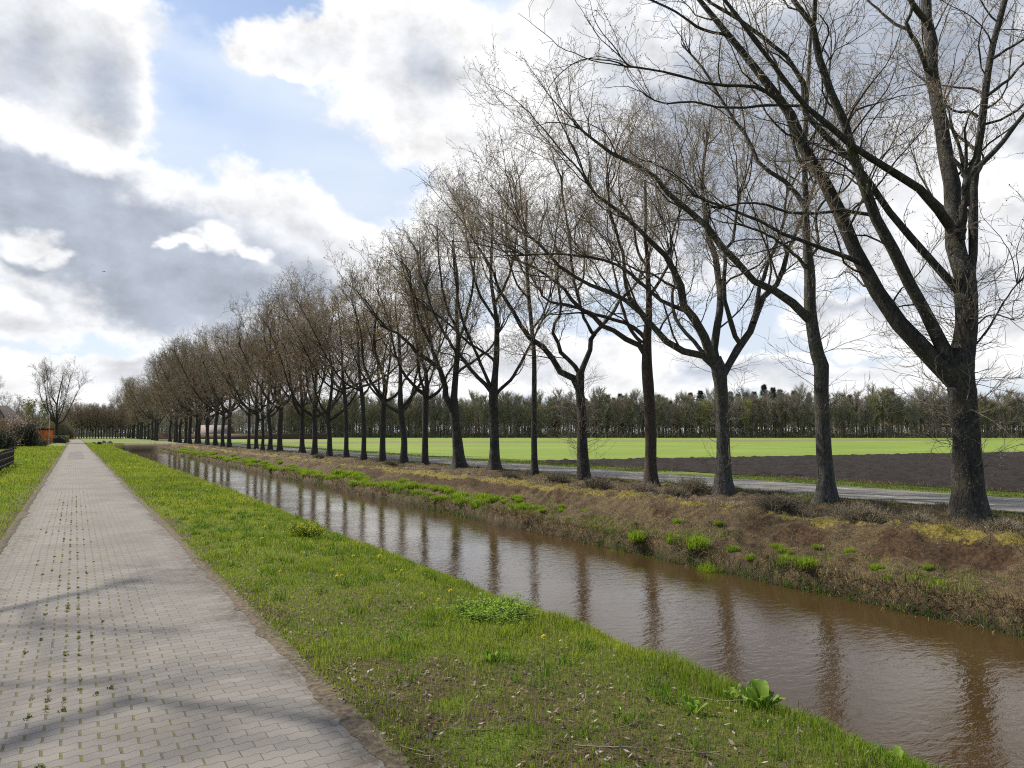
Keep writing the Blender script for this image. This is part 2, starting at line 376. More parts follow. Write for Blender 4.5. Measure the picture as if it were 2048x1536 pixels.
par = n.m('MODULO', n.m('ABSOLUTE', row), 2)
rx = n.m('ADD', n.m('DIVIDE', sx, L_), n.m('MULTIPLY', par, .5)); colm = n.m('FLOOR', rx); fx = n.m('SUBTRACT', rx, colm)
jx = n.m('MULTIPLY', n.m('MINIMUM', fx, n.m('SUBTRACT', 1, fx)), L_)          # metres to the joint
jy = n.m('MULTIPLY', n.m('MINIMUM', fy, n.m('SUBTRACT', 1, fy)), P_)
midw = n.step(n.m('ABSOLUTE', n.m('ADD', sx, .0)), .25, 1.25, 1, 0)
edge_n = n.m('MULTIPLY', n.noise(tc, 60, 3, .6), .004)
vwid = n.m('ADD', .0018, n.m('MULTIPLY', midw, .0066))
vj = n.step(n.m('SUBTRACT', n.m('ADD', jx, edge_n), vwid), .0, .0035, 1, 0)
hj = n.step(n.m('ADD', jy, edge_n), .0025, .0052, 1, 0)
bid = n.new('ShaderNodeTexWhiteNoise', noise_dimensions='2D', Vector=n.new('ShaderNodeCombineXYZ', X=colm, Y=row).outputs[0]).outputs['Value']
gr = n.noise(tc, 420, 3, .7); gr2 = n.noise(tc, 150, 4, .6); st_ = n.noise(tc, .55, 4, .6)
cb = n.mix(bid, (.145, .128, .103), (.213, .190, .156))
cb = n.mix(n.step(gr, .35, .7), n.mix(.55, cb, (.12, .11, .1), 'MIX'), n.mix(.3, cb, (.42, .39, .36), 'MIX'))
cb = n.mix(n.m('MULTIPLY', n.step(gr, .66, .74), .6), cb, (.62, .60, .56))
cb = n.mix(n.m('MULTIPLY', n.step(st_, .40, .68), .45), cb, (.11, .092, .076))
sidew = n.step(n.m('ABSOLUTE', n.m('SUBTRACT', n.m('ADD', sx, n.m('MULTIPLY', n.m('SUBTRACT', st_, .5), 1.1)), .33)), .92, 1.25)
cb = n.mix(n.m('MULTIPLY', n.m('MULTIPLY', sidew, n.step(n.noise(tc, 9, 5, .65), .38, .58)), .85), cb, (.095, .075, .052))
moss_c = n.mix(n.step(n.noise(tc, 40, 3, .6), .35, .65), (.085, .065, .026), (.135, .125, .022))
cj = n.mix(n.m('MULTIPLY', n.step(midw, .0, .8), n.step(n.noise(tc, 3.1, 3), .3, .5)), (.10, .085, .065), moss_c)
c = n.mix(n.m('MULTIPLY', hj, .88), cb, (.045, .038, .03))
c = n.mix(n.m('MULTIPLY', vj, .95), c, cj)
# a re-laid patch of darker pavers and a drain strip farther along
_, py_, _ = n.new('ShaderNodeSeparateXYZ', Vector=tc).outputs
patch = n.m('MULTIPLY', n.m('MULTIPLY', n.step(py_, 58, 62), n.step(py_, 84, 86, 1, 0)), n.m('MULTIPLY', n.step(sx, -.45, -.4), n.step(sx, .65, .7, 1, 0)))
c = n.mix(n.m('MULTIPLY', patch, n.step(st_, .35, .6, .2, .75)), c, (.10, .082, .07))
n.put(b.inputs['Base Color'], c)
hh = n.m('SUBTRACT', n.m('ADD', n.m('MULTIPLY', gr, .12), n.m('MULTIPLY', bid, .1)), n.m('MAXIMUM', n.m('MULTIPLY', hj, .8), vj))
n.put(b.inputs['Normal'], n.bump(hh, .7, .006))
def pathz(x, y): return .0 + .012 * (1 - ((x - .33) / 1.27) ** 2) + (vnoise(x * 1.5, y * .8, 31) - .5) * .012
strip('path', np.linspace(-.94, 1.6, 12), np.concatenate([np.arange(-12, 40, .4), np.arange(40, 236, 4.)]), M_path, zf=pathz)

# soil and dust that has crept over the paver edges
M_soil = simple('edge_soil', (.105, .08, .052), .95, 22, .5, .8)
for xe, sg, y0_, y1_ in ((1.6, -1, 1.5, 90), (-.94, 1, 3, 90)):
    ys_ = np.arange(y0_, y1_, .06); wv_ = np.clip(.17 * (vnoise(ys_ * .8, ys_ * 0 + sg, 33) - .40) + .16 * (vnoise(ys_ * 4.5, ys_ * 0 + sg, 34) - .5), .008, .11)
    A_ = np.stack([np.stack([np.full_like(ys_, xe - sg * .12), ys_, np.full_like(ys_, .012)], 1), np.stack([xe + sg * wv_ * .5, ys_, pathz(xe + sg * wv_ * .5, ys_) + .011], 1), np.stack([xe + sg * wv_, ys_, pathz(xe + sg * wv_, ys_) + .003], 1)], 1).reshape(-1, 3)
    i_ = np.arange(len(ys_) - 1)[:, None] * 3
    tag(mesh_obj('soil_edge', A_, [np.concatenate([i_ + np.array([[0, 1, 4, 3]]), i_ + np.array([[1, 2, 5, 4]])])], M_soil, smooth=True), kind='structure')
# ------------------------------------------------------------------ asphalt road, dashes, cross track, fields
m, n, b = mat('asphalt'); M_road = m; b.inputs['Roughness'].default_value = .95; b.inputs['Specular IOR Level'].default_value = .08
tc = n.new('ShaderNodeNewGeometry').outputs['Position']
f1 = n.noise(tc, 160, 3, .7); f2 = n.noise(n.mapping(tc, sc=(1, .25, 1)), 1.2, 5, .6)
c = n.mix(n.step(f1, .3, .7), (.165, .148, .126), (.285, .26, .226)); c = n.mix(n.m('MULTIPLY', n.step(f2, .4, .7), .35), c, (.12, .112, .105))
n.put(b.inputs['Base Color'], c); n.put(b.inputs['Normal'], n.bump(f1, .4, .005))
RY = np.concatenate([np.arange(-40, 60, 2.), np.arange(60, 420, 8.)])
strip('road', np.linspace(19.3, 23.5, 8), RY, M_road, zf=lambda x, y: .0 + .03 * (1 - ((x - 21.4) / 2.1) ** 2))
M_paint = simple('road_paint', (.62, .61, .58), .7, 30, .2)
vq = []
for xx in (20.5, 22.35):
    for k in range(60):
        y0 = -9.2 + k * 2.65
        zz = .03 * (1 - ((xx - 21.4) / 2.1) ** 2) + .005
        vq.append((np.array([[xx - .05, y0, zz], [xx + .05, y0, zz], [xx + .05, y0 + .6, zz], [xx - .05, y0 + .6, zz]]), np.array([[0, 1, 2, 3]])))
v_, f_ = merge(vq); tag(mesh_obj('road_markings', v_, f_, M_paint), kind='structure')
M_track = simple('pale_track', (.27, .245, .21), .9, 3, .25)
xs = np.linspace(1.62, 19.28, 24)
A = np.array([[x, 153.5 + (x - 1.6) * -.25 + k * 3.4, .07] for x in xs for k in (0, 1)])
i = np.arange(0, 46, 2); tag(mesh_obj('track', A, [np.stack([i, i + 2, i + 3, i + 1], 1)], M_track), kind='structure')
A = np.array([[-9, 118, .06], [-.93, 118, .06], [-.93, 121, .06], [-9, 122, .06]])
tag(mesh_obj('driveway', A, [np.array([[0, 1, 2, 3]])], M_track), kind='structure')

m, n, b = mat('winter_crop'); M_field = m; b.inputs['Roughness'].default_value = .9
tc = n.new('ShaderNodeNewGeometry').outputs['Position']
rot = n.mapping(tc, rot=(0, 0, rad(8)), sc=(.05, 1, 1))
f1 = n.noise(rot, 1.1, 4, .6); f2 = n.noise(tc, .06, 4, .6); f3 = n.noise(tc, 6, 4, .6)
c = n.mix(n.step(f1, .3, .7), (.118, .175, .015), (.185, .25, .026)); c = n.mix(n.m('MULTIPLY', n.step(f2, .45, .7), .45), c, (.25, .30, .05))
c = n.mix(n.m('MULTIPLY', n.step(f3, .5, .75), .3), c, (.10, .12, .02))
n.put(b.inputs['Base Color'], c); n.put(b.inputs['Normal'], n.bump(f3, .6, .06))
P1 = lambda x: 39.6 - .117 * (x - 33.2)            # plough edge
P2 = lambda x: 115.9 - .2 * (x - 97.9)             # strip line
def poly(name, pts, m, z): return tag(mesh_obj(name, np.array([(x, y, z) for x, y in pts]), [np.arange(len(pts))[None]], m), kind='structure')
poly('crop_field', [(25.2, P1(25.2)), (700, P1(700)), (1400, 300), (900, 900), (25.2, 900)], M_field, .004)
M_stub = simple('stubble_strip', (.22, .19, .085), .95, .8, .3)
M_line = simple('ditch_line', (.055, .05, .025), .95, 2, .4)
poly('stubble_strip', [(30, P2(30)), (600, P2(600)), (600, P2(600) + 26), (30, P2(30) + 26)], M_stub, .010)
for k, (a, wd, mm) in enumerate(((-.6, 1.6, M_line), (12, 3.2, M_line), (25, 1.4, M_line))):
    poly('field_furrow', [(30, P2(30) + a), (600, P2(600) + a), (600, P2(600) + a + wd), (30, P2(30) + a + wd)], mm, .02)
# ploughed field: real clods
m, n, b = mat('ploughed_soil'); M_plough = m; b.inputs['Roughness'].default_value = .95
tc = n.new('ShaderNodeNewGeometry').outputs['Position']
f1 = n.noise(tc, 7, 5, .65); f2 = n.noise(tc, 30, 4, .6)
c = n.mix(n.step(f1, .3, .7), (.011, .007, .0045), (.028, .019, .013)); c = n.mix(n.m('MULTIPLY', n.step(f2, .55, .7), .5), c, (.045, .032, .023))
n.put(b.inputs['Base Color'], c); n.put(b.inputs['Normal'], n.bump(n.m('ADD', f1, f2), 1, .05))
px_ = axis([(26.1, 60, .16), (60, 110, .5), (110, 700, 60)]); py2 = np.linspace(0, 1, 240)
A, B = np.meshgrid(px_, py2)
y0 = -25.; Yp = y0 + (P1(A) - y0) * B
zz = .0 + (vnoise(A * 2.2, Yp * 2.2, 41) ** 2) * .22 + .05 * np.sin(Yp * 2 * math.pi / .75 + vnoise(A * .3, Yp * .3, 42) * 3) * (A < 110)
zz = zz * sm(26.1, 26.6, A + (vnoise(Yp * 1.3, A, 44) - .5) * .6) * sm(1, .985, B)
i = np.arange(A.size).reshape(A.shape)
q_ = np.stack([i[:-1, :-1], i[:-1, 1:], i[1:, 1:], i[1:, :-1]], -1).reshape(-1, 4)
A2 = A + (vnoise(Yp * 1.1, A * 0, 43) - .5) * .7 * (A < 27)
tag(mesh_obj('ploughed_field', np.stack([A2.ravel(), Yp.ravel(), zz.ravel()], 1), [q_], M_plough, smooth=True), kind='structure')

# ------------------------------------------------------------------ canal water: peaty brown, wind ripples
m, n, b = mat('canal_water'); M_water = m
tc = n.new('ShaderNodeNewGeometry').outputs['Position']
b.inputs['Base Color'].default_value = (.050, .030, .011, 1); b.inputs['Roughness'].default_value = .04; b.inputs['IOR'].default_value = 1.33
b.inputs['Specular IOR Level'].default_value = .7
r1 = n.noise(n.mapping(tc, rot=(0, 0, YAW), sc=(.55, 1.2, 1)), 5.5, 3, .55, dist=.6); r2 = n.noise(n.mapping(tc, rot=(0, 0, YAW + .3), sc=(.5, 1.2, 1)), 15, 3, .6)
calm = n.step(n.noise(tc, .35, 3), .35, .65, .55, 1.0)
hh = n.m('MULTIPLY', n.m('ADD', r1, n.m('MULTIPLY', r2, .5)), calm)
n.put(b.inputs['Normal'], n.bump(hh, .5, .015))
strip('water', [2.5, 13.2], [-60, 0, 60, 134], M_water, z=-1.1)
# ------------------------------------------------------------------ trees: traced or grown limbs, then level by level twigs
def resample(P, m):
    P = np.asarray(P, float)
    d = np.concatenate([[0], np.cumsum(np.linalg.norm(np.diff(P[:, :3], axis=0), axis=1))])
    t = np.linspace(0, d[-1], m)
    # Catmull-Rom through the points
    out = np.empty((m, P.shape[1]))
    Q = np.vstack([2 * P[0] - P[1], P, 2 * P[-1] - P[-2]])
    for i, tt in enumerate(t):
        k = min(max(np.searchsorted(d, tt, 'right') - 1, 0), len(P) - 2)
        u = (tt - d[k]) / max(d[k + 1] - d[k], 1e-6)
        p0, p1, p2, p3 = Q[k], Q[k + 1], Q[k + 2], Q[k + 3]
        out[i] = .5 * (2 * p1 + (p2 - p0) * u + (2 * p0 - 5 * p1 + 4 * p2 - p3) * u * u + (3 * p1 - p0 - 3 * p2 + p3) * u ** 3)
    out[:, 3] = np.maximum(np.interp(t, d, P[:, 3]), .004)
    return out
def grow(r, P0, D0, L, n, wob, up, r0, r1):
    """N curved shoots -> points (N,n+1,3), radii (N,n+1)"""
    N = len(P0); pts = np.empty((N, n + 1, 3)); pts[:, 0] = P0; d = nrm(D0.copy()); step = (L / n)[:, None]
    bend = r.normal(0, wob * .35, (N, 3))
    for i in range(n):
        d = nrm(d + bend + r.normal(0, wob, (N, 3)) + np.array([0, 0, 1.]) * up)
        pts[:, i + 1] = pts[:, i] + d * step
    t = np.linspace(0, 1, n + 1)[None]
    return pts, r0[:, None] * (1 - t) + r1[:, None] * t
def spawn(r, pts, rads, cnt, t0, t1, ang, spread=.2):
    """cnt (N,) children on every polyline -> parent id, position, direction, radius, t"""
    N, n, _ = pts.shape
    pid = np.repeat(np.arange(N), cnt); M = len(pid)
    first = np.concatenate([[0], np.cumsum(cnt)[:-1]])
    k = np.arange(M) - np.repeat(first, cnt)
    t = t0 + (t1 - t0) * (k + r.uniform(.1, .9, M)) / np.maximum(np.repeat(cnt, cnt), 1)
    f = np.clip(t * (n - 1), 0, n - 1.001); i = f.astype(int); u = (f - i)[:, None]
    p = pts[pid, i] * (1 - u) + pts[pid, i + 1] * u
    tan = nrm(pts[pid, i + 1] - pts[pid, i])
    rv = r.normal(0, 1, (M, 3)); perp = nrm(rv - (rv * tan).sum(1, keepdims=True) * tan)
    a = (ang + r.normal(0, spread, M))[:, None]
    d = tan * np.cos(a) + perp * np.sin(a)
    rr = rads[pid, i] * (1 - u[:, 0]) + rads[pid, i + 1] * u[:, 0]
    return pid, p, d, rr, t
def leafquads(p, d, size, r):
    N = len(p); a = nrm(d + r.normal(0, .7, (N, 3))); b_ = nrm(np.cross(a, r.normal(0, 1, (N, 3))))
    s = (size * r.uniform(.6, 1.3, N))[:, None]
    V = np.stack([p, p + a * s * .5 + b_ * s * .3, p + a * s, p + a * s * .5 - b_ * s * .3], 1).reshape(-1, 3)
    return V, np.arange(4 * N).reshape(N, 4)
def roots_and_trunk(line, k=22, seed=0, flare=True, knob=None):
    """trunk tube with fluted bark and a root flare; line (m,4)"""
    m_ = len(line); P = line[None, :, :3]; Rr = line[None, :, 3]
    V, q_ = tubes(P, Rr, k)
    V = V.reshape(m_, k, 3); ctr = line[:, None, :3]; off = V - ctr
    th = np.arange(k) / k * 2 * np.pi
    h = line[:, 2] - line[0, 2]; r_ = np.random.default_rng(seed)
    lob = np.zeros((m_, k)); nl = r_.integers(4, 7); ph = r_.uniform(0, 6.28, 3)
    fl = np.exp(-np.maximum(h, 0) / .38)[:, None]
    if flare:
        lob += fl * (.30 + .38 * np.maximum(0, np.cos(nl * th + ph[0] + .6 * np.sin(th + ph[1])))[None] ** 1.3)
    lob += .045 * np.sin(3 * th[None] + h[:, None] * 1.3 + ph[1]) + .03 * np.sin(7 * th[None] - h[:, None] * .8 + ph[2])
    lob += (r_.random((m_, k)) - .5) * .05
    bumps_ = r_.uniform(0, 1, (7, 3))
    for hb, tb, ab in bumps_:
        dth = (th - tb * 6.28 + np.pi) % (2 * np.pi) - np.pi
        lob += .10 * ab * np.exp(-((h[:, None] - .6 - hb * 3.6) / .12) ** 2 - (dth[None] / .5) ** 2)
    if knob is not None:
        hb, tb, ab = knob; dth = (th - tb + np.pi) % (2 * np.pi) - np.pi
        lob += ab * np.exp(-((h[:, None] - hb) / .16) ** 2 - (dth[None] / .55) ** 2)
    V = ctr + off * (1 + lob[..., None])
    return V.reshape(-1, 3), q_

class TreeSpec: pass
def build_tree(trunk, limbs, seed, height=15.5, dens=1., twig_k=3, leaf=None, leafn=0., far=False, origin=None, ext=True, knob=None, epic=0., mats=None, name='bare_tree', wide=1., extf=1.):
    """trunk: (n,4) x,y,z,r world; limbs: list of (n,4). Returns Empty > trunk, crown"""
    r = np.random.default_rng(seed)
    trunk = np.asarray(trunk, float); org = np.array(origin if origin is not None else trunk[0, :3]); base = trunk[0, 2]
    tl = resample(trunk, 14 if far else 40)
    tk = tl.copy(); 
    parts = [roots_and_trunk(tk, 10 if far else 22, seed, True, knob)]
    NL = 14
    Ls = np.stack([resample(np.asarray(l, float), NL) for l in limbs])                 # (N,NL,4)
    jit = r.normal(0, 1, (len(Ls), NL, 3)) * (Ls[:, :, 3:4] * .28); jit[:, 0] = 0
    Ls[:, :, :3] += jit
    LP, LR = Ls[:, :, :3], Ls[:, :, 3] * (1 + r.normal(0, .05, (len(Ls), NL)))
    parts.append(tubes(LP, LR, 6 if far else 10))
    # leaders carry every limb on towards the crown's edge
    allP, allR = [LP], [LR]
    tmin = .0075 if far else .0046
    if ext:
        e = LP[:, -1]; dend = nrm(LP[:, -1] - LP[:, -3]); rem = np.clip((base + height - e[:, 2]) * .7, 1.6, 4.8) * extf
        reps = 5
        P0 = np.repeat(e, reps, 0); D0 = nrm(np.repeat(dend, reps, 0) + r.normal(0, .42, (len(e) * reps, 3)) + np.array([-.02, 0, .40]))
        back = np.repeat(LP[:, -2], reps, 0); uu = r.uniform(0, 1, (len(P0), 1)); P0 = P0 * uu + back * (1 - uu)
        Lg = np.repeat(rem, reps) * r.uniform(.6, 1.15, len(P0)); rr0 = np.repeat(LR[:, -1], reps) * r.uniform(.55, .9, len(P0))
        XP, XR = grow(r, P0, D0, Lg, NL - 1, .13, .05, rr0, np.full(len(P0), tmin))
        parts.append(tubes(XP, XR, 5 if not far else 4)); allP.append(XP); allR.append(XR)
    AP = np.concatenate(allP); AR = np.concatenate(allR)
    ln = np.linalg.norm(np.diff(AP, axis=1), axis=2).sum(1)
    islimb = np.arange(len(AP)) < len(LP)
    cnt = np.maximum((ln * np.where(islimb, 2.3, 2.8) * dens).astype(int), 2)
    pid, p, d, rr, t = spawn(r, AP, AR, cnt, 0.14, 1., .92)
    tooth = ~((t < .36) & islimb[pid] & (r.random(len(t)) < .45))
    pid, p, d, rr, t = pid[tooth], p[tooth], d[tooth], rr[tooth], t[tooth]
    d = nrm(d + np.array([0, 0, .38]))
    L2 = np.clip(ln[pid] * .42, 1.1, 3.6) * (1.15 - .65 * t) * r.uniform(.45, 1.3, len(pid)) * wide
    small = (r.random(len(pid)) < .22); L2[small] *= .4
    BP, BR = grow(r, p, d, L2, 8, .21, .05, np.minimum(rr * .6, .006 + .0085 * L2), np.full(len(p), tmin * 1.15))
    tw = []
    bigm = BR[:, 0] > .018
    if bigm.any(): parts.append(tubes(BP[bigm], BR[bigm], 4))
    tw.append(tubes(BP[~bigm], BR[~bigm], 3))
    cnt = np.maximum((L2 * 4.6 * dens).astype(int), 1)
    pid3, p, d, rr, t = spawn(r, BP, BR, cnt, .15, 1., .8)
    L3 = np.clip(L2[pid3] * .45, .3, 1.35) * r.uniform(.45, 1.35, len(pid3)) * (1.1 - .4 * t)
    d = nrm(d + np.array([0, 0, .18]))
    CP, CR = grow(r, p, d, L3, 5, .26, .06, np.minimum(rr * .65, .009), np.full(len(p), tmin))
    tw.append(tubes(CP, CR, 3))
    cnt = np.maximum((L3 * 6.0 * dens).astype(int), 1)
    pid4, p, d, rr, t = spawn(r, CP, CR, cnt, .2, 1., .75)
    L4 = np.clip(L3[pid4] * .5, .12, .55) * r.uniform(.5, 1.3, len(p))
    DP, DR = grow(r, p, nrm(d + np.array([0, 0, .12])), L4, 2 if far else 3, .26, .08, np.minimum(rr * .8, tmin * 1.15), np.full(len(p), tmin * .8))
    tw.append(tubes(DP, DR, 3))
    tips = np.concatenate([DP[:, -1], CP[:, -1]]); td = nrm(np.concatenate([DP[:, -1] - DP[:, -2], CP[:, -1] - CP[:, -2]]))
    if not far:
        cnt = np.maximum((L4 * 6.5 * dens).astype(int), 1)
        _, p, d, rr, t = spawn(r, DP, DR, cnt, .25, 1., .7)
        EP, ER = grow(r, p, d, r.uniform(.06, .2, len(p)), 1, .1, .1, np.full(len(p), tmin * .8), np.full(len(p), tmin * .6))
        tw.append(tubes(EP, ER, 3))
        tips = np.concatenate([tips, EP[:, -1]]); td = np.concatenate([td, nrm(EP[:, -1] - EP[:, -2])])
    # water shoots on the stem
    if epic > 0:
        M_ = int(epic * 60); tt = r.uniform(.12, .97, M_) ** .8; f = tt * (len(tl) - 1.01); i = f.astype(int)
        p = tl[i, :3]; a = r.uniform(0, 6.283, M_)
        d = nrm(np.stack([np.cos(a), np.sin(a), r.uniform(.05, .8, M_)], 1)); L5 = r.uniform(.4, 1.9, M_)
        EP, ER = grow(r, p + d * tl[i, 3:4] * .8, d, L5, 6, .16, .05, np.full(M_, .0095), np.full(M_, .003)); tw.append(tubes(EP, ER, 3))
        _, p, d, rr, t = spawn(r, EP, ER, np.maximum((L5 * 7).astype(int), 1), .15, 1., .7)
        GP, GR = grow(r, p, d, r.uniform(.15, .55, len(p)), 3, .15, .08, np.full(len(p), .005), np.full(len(p), .0028)); tw.append(tubes(GP, GR, 3))
    mb, mt, ml = mats or (M_bark, M_twig, M_bud)
    root = empty(name, org)
    if far is False or True:
        v, f = merge(parts); mesh_obj('trunk', v - org, f, mb, root, smooth=True)
    v, f = merge(tw); nf = sum(len(x) for x in f)
    sel = r.random(len(tips)) < (.0 if far else .6)
    lv, lf = leafquads(tips[sel], td[sel], np.full(sel.sum(), .042), r)
    mi = [np.zeros(nf, int)]
    plist = [(v, f), (lv, lf)]; nfl = len(lf)
    if leaf is not None:
        zr = (tips[:, 2] - base) / height
        sel = r.random(len(tips)) < leafn * np.clip(1.4 * vnoise(tips[:, 0] * .45 + 50, tips[:, 2] * .45, seed) ** 2 * 2.2, 0, 1)
        lv2, lf2 = leafquads(tips[sel], td[sel], np.full(sel.sum(), leaf[1]), r)
        if len(lf2): plist.append((lv2, lf2))
    v, f = merge(plist)
    # faces of the merged twigs and leaves are all quads: keep their order for the material index
    mi = np.concatenate([np.zeros(nf, int), np.ones(nfl, int), np.full(sum(len(x) for x in f) - nf - nfl, 2)])
    mesh_obj('crown', v - org, f, [mt, ml, leaf[0] if leaf else ml], root, matidx=mi)
    return root
KROW = 17.4 / math.cos(YAW)
def traced(base_px, trunk_px, limbs_px, seed, ft=.45, **kw):
    """limbs drawn in the photograph, each set back or forward of the trunk so that the crown has its real depth"""
    r = np.random.default_rng(seed + 100)
    dep = FPX * KROW / (base_px[0] - 151)
    b0 = at_depth(base_px[0], base_px[1], dep); gz = float(ground_z(b0[0], b0[1])); 
    tr = []
    for (x, y, wd) in trunk_px:
        p = at_depth(x, y, dep); tr.append([*p, wd * .5 * dep / FPX * .9])
    tr[0][2] = gz - .12
    tr = np.array(tr); lb = []
    for li, l in enumerate(limbs_px):
        slope = r.uniform(-.75, .75) if len(l) else 0
        if l and l[0] == 'd': slope = l[1]; l = l[2:]
        pts = []; x0, y0_, _ = l[0]; s = 0.; px0, py0 = x0, y0_
        for (x, y, wd) in l:
            s += math.hypot(x - px0, y - py0) * dep / FPX; px0, py0 = x, y
            dd = dep + slope * s * .62
            pts.append([*at_depth(x, y, dd), max(wd, 2.5) * .5 * dd / FPX * .88])
        lb.append(np.array(pts))
    return build_tree(tr, lb, seed, origin=[tr[0][0], tr[0][1], gz], **kw)
def I(l, w0=None, w1=None):
    """fill in widths along a limb"""
    n_ = len(l); return [(x, y, w0 + (w1 - w0) * k / (n_ - 1)) for k, (x, y) in enumerate(l)]
ROW = 'row of bare trees between canal and road'
trees = []
# --- nearest tree, right of the frame
t1 = traced((1937, 1045), [(1938, 1052, 68), (1937, 1000, 62), (1935, 940, 58), (1931, 860, 53), (1924, 790, 53), (1921, 730, 54), (1930, 680, 46), (1934, 640, 44), (1932, 590, 46), (1928, 545, 42)], [
    I([(1929, 560), (1919, 500), (1911, 445), (1904, 371), (1889, 293), (1873, 195), (1863, 98), (1851, 20), (1838, -60), (1830, -160)], 40, 20),
    ['d', .3] + I([(1937, 570), (1946, 510), (1949, 390), (1951, 312), (1961, 250), (1974, 168), (1986, 90), (2012, 0), (2030, -80), (2040, -180)], 22, 9),
    ['d', -.3] + I([(1922, 480), (1926, 430), (1931, 380), (1932, 342)], 20, 17),
    ['d', .2] + I([(1932, 362), (1945, 347), (1990, 300), (2020, 262), (2048, 227), (2100, 165), (2160, 110)], 15, 6),
    ['d', .5] + I([(1976, 190), (2010, 165), (2048, 125), (2090, 90)], 8, 4),
    ['d', -.4] + I([(1986, 117), (2015, 98), (2048, 78), (2100, 30)], 7, 4),
    I([(1955, 234), (1940, 224), (1912, 222), (1885, 205)], 8, 3),
    I([(1866, 145), (1855, 137), (1834, 90), (1814, 55), (1822, 23), (1830, -30)], 13, 6),
    I([(1814, 58), (1795, 52), (1775, 35), (1736, 0), (1700, -40)], 8, 4),
    I([(1862, 60), (1850, 40), (1822, 0), (1800, -60), (1785, -130)], 17, 8),
    ['d', -.3] + I([(1906, 462), (1896, 441), (1857, 398), (1810, 355), (1787, 342), (1748, 320), (1713, 297), (1678, 270), (1639, 234), (1600, 203), (1568, 156), (1521, 98), (1482, 43), (1450, 0), (1400, -70)], 21, 7),
    ['d', .15] + I([(1915, 580), (1904, 562), (1853, 512), (1795, 441), (1752, 383), (1717, 332), (1689, 305), (1662, 281), (1623, 250), (1611, 211), (1607, 164), (1596, 133), (1560, 105), (1529, 78), (1498, 47), (1451, 23), (1416, 0), (1380, -40)], 19, 6),
    ['d', -.12] + I([(1915, 745), (1895, 712), (1865, 653), (1835, 602), (1803, 535), (1764, 457), (1744, 402), (1725, 352), (1701, 297), (1686, 242), (1662, 188), (1639, 129), (1627, 78), (1623, 39), (1600, 16), (1588, 0), (1570, -70)], 32, 9),
    I([(1625, 48), (1629, 20), (1631, 0), (1634, -90)], 12, 7),
    ['d', .25] + I([(1922, 775), (1894, 745), (1868, 714), (1828, 677), (1792, 635), (1762, 591), (1728, 535), (1697, 469), (1670, 410), (1639, 340), (1607, 277), (1580, 234), (1557, 195), (1517, 152), (1482, 102), (1451, 66), (1432, 31), (1404, 4), (1360, -50)], 44, 9),
    ['d', -.5] + I([(1722, 527), (1709, 518), (1662, 504), (1615, 484), (1560, 465), (1521, 441), (1482, 426), (1443, 414), (1385, 391)], 12, 4),
    ['d', .3] + I([(1757, 442), (1744, 432), (1697, 422), (1639, 424), (1580, 426), (1537, 410), (1482, 406), (1435, 418)], 10, 4),
    ['d', -.2] + I([(1572, 218), (1560, 207), (1521, 176), (1467, 172), (1404, 164), (1346, 148), (1287, 137), (1248, 133)], 9, 4),
    ['d', .6] + I([(1625, 225), (1615, 213), (1553, 211), (1451, 215), (1385, 203), (1326, 207), (1290, 190)], 8, 3),
    I([(1455, 72), (1447, 68), (1404, 59), (1357, 27), (1310, 4), (1260, -20)], 8, 4),
    ['d', -.8] + I([(1940, 700), (1975, 660), (2010, 600), (2040, 560)], 5, 3), ['d', .8] + I([(1945, 660), (1980, 630), (2030, 640)], 4, 2.5),
    ], 1, height=18, dens=.82, epic=2.2, extf=.55, wide=.85)
tag(t1, 'thickest trunk of the row, at the far right, long limbs sweeping over the canal', 'tree', ROW)
t2 = traced((1652, 1010), [(1653, 1016, 42), (1653, 974, 35), (1648, 901, 31), (1644, 828, 30), (1642, 773, 30), (1643, 733, 32), (1634, 705, 28), (1626, 660, 26), (1620, 609, 25), (1620, 555, 24), (1615, 500, 20), (1612, 450, 15), (1611, 390, 13), (1609, 312, 11), (1611, 273, 10), (1613, 220, 9), (1618, 130, 8), (1622, 60, 6)], [
    ['d', -.1] + I([(1624, 645), (1606, 622), (1580, 598), (1547, 580), (1518, 565), (1500, 554), (1467, 518), (1425, 469), (1397, 438), (1366, 413), (1337, 388), (1320, 364), (1299, 343), (1260, 325), (1225, 308), (1197, 287), (1172, 265), (1148, 248)], 21, 5),
    ['d', .35] + I([(1611, 420), (1602, 404), (1572, 363), (1521, 332), (1498, 281), (1471, 242), (1451, 215), (1424, 164), (1396, 125), (1365, 90)], 12, 4),
    I([(1613, 525), (1623, 512), (1637, 484), (1631, 437), (1650, 398), (1689, 379), (1715, 340)], 8, 4),
    ['d', -.4] + I([(1610, 535), (1602, 523), (1580, 500), (1553, 480), (1521, 463), (1480, 450)], 9, 4),
    I([(1611, 340), (1590, 300), (1578, 250), (1560, 190), (1555, 130)], 8, 4), I([(1610, 300), (1640, 250), (1655, 190), (1660, 120)], 7, 4), I([(1612, 370), (1640, 330), (1665, 300), (1690, 260)], 6, 3),
    ], 2, height=15.5, dens=.82, epic=1.7, extf=.7, wide=.9, knob=(3.9, 5.3, .42), mats=(M_bark_lich, M_twig, M_bud))
tag(t2, 'lichen-covered tree with a knob and feathery side shoots, second from the right', 'tree', ROW)
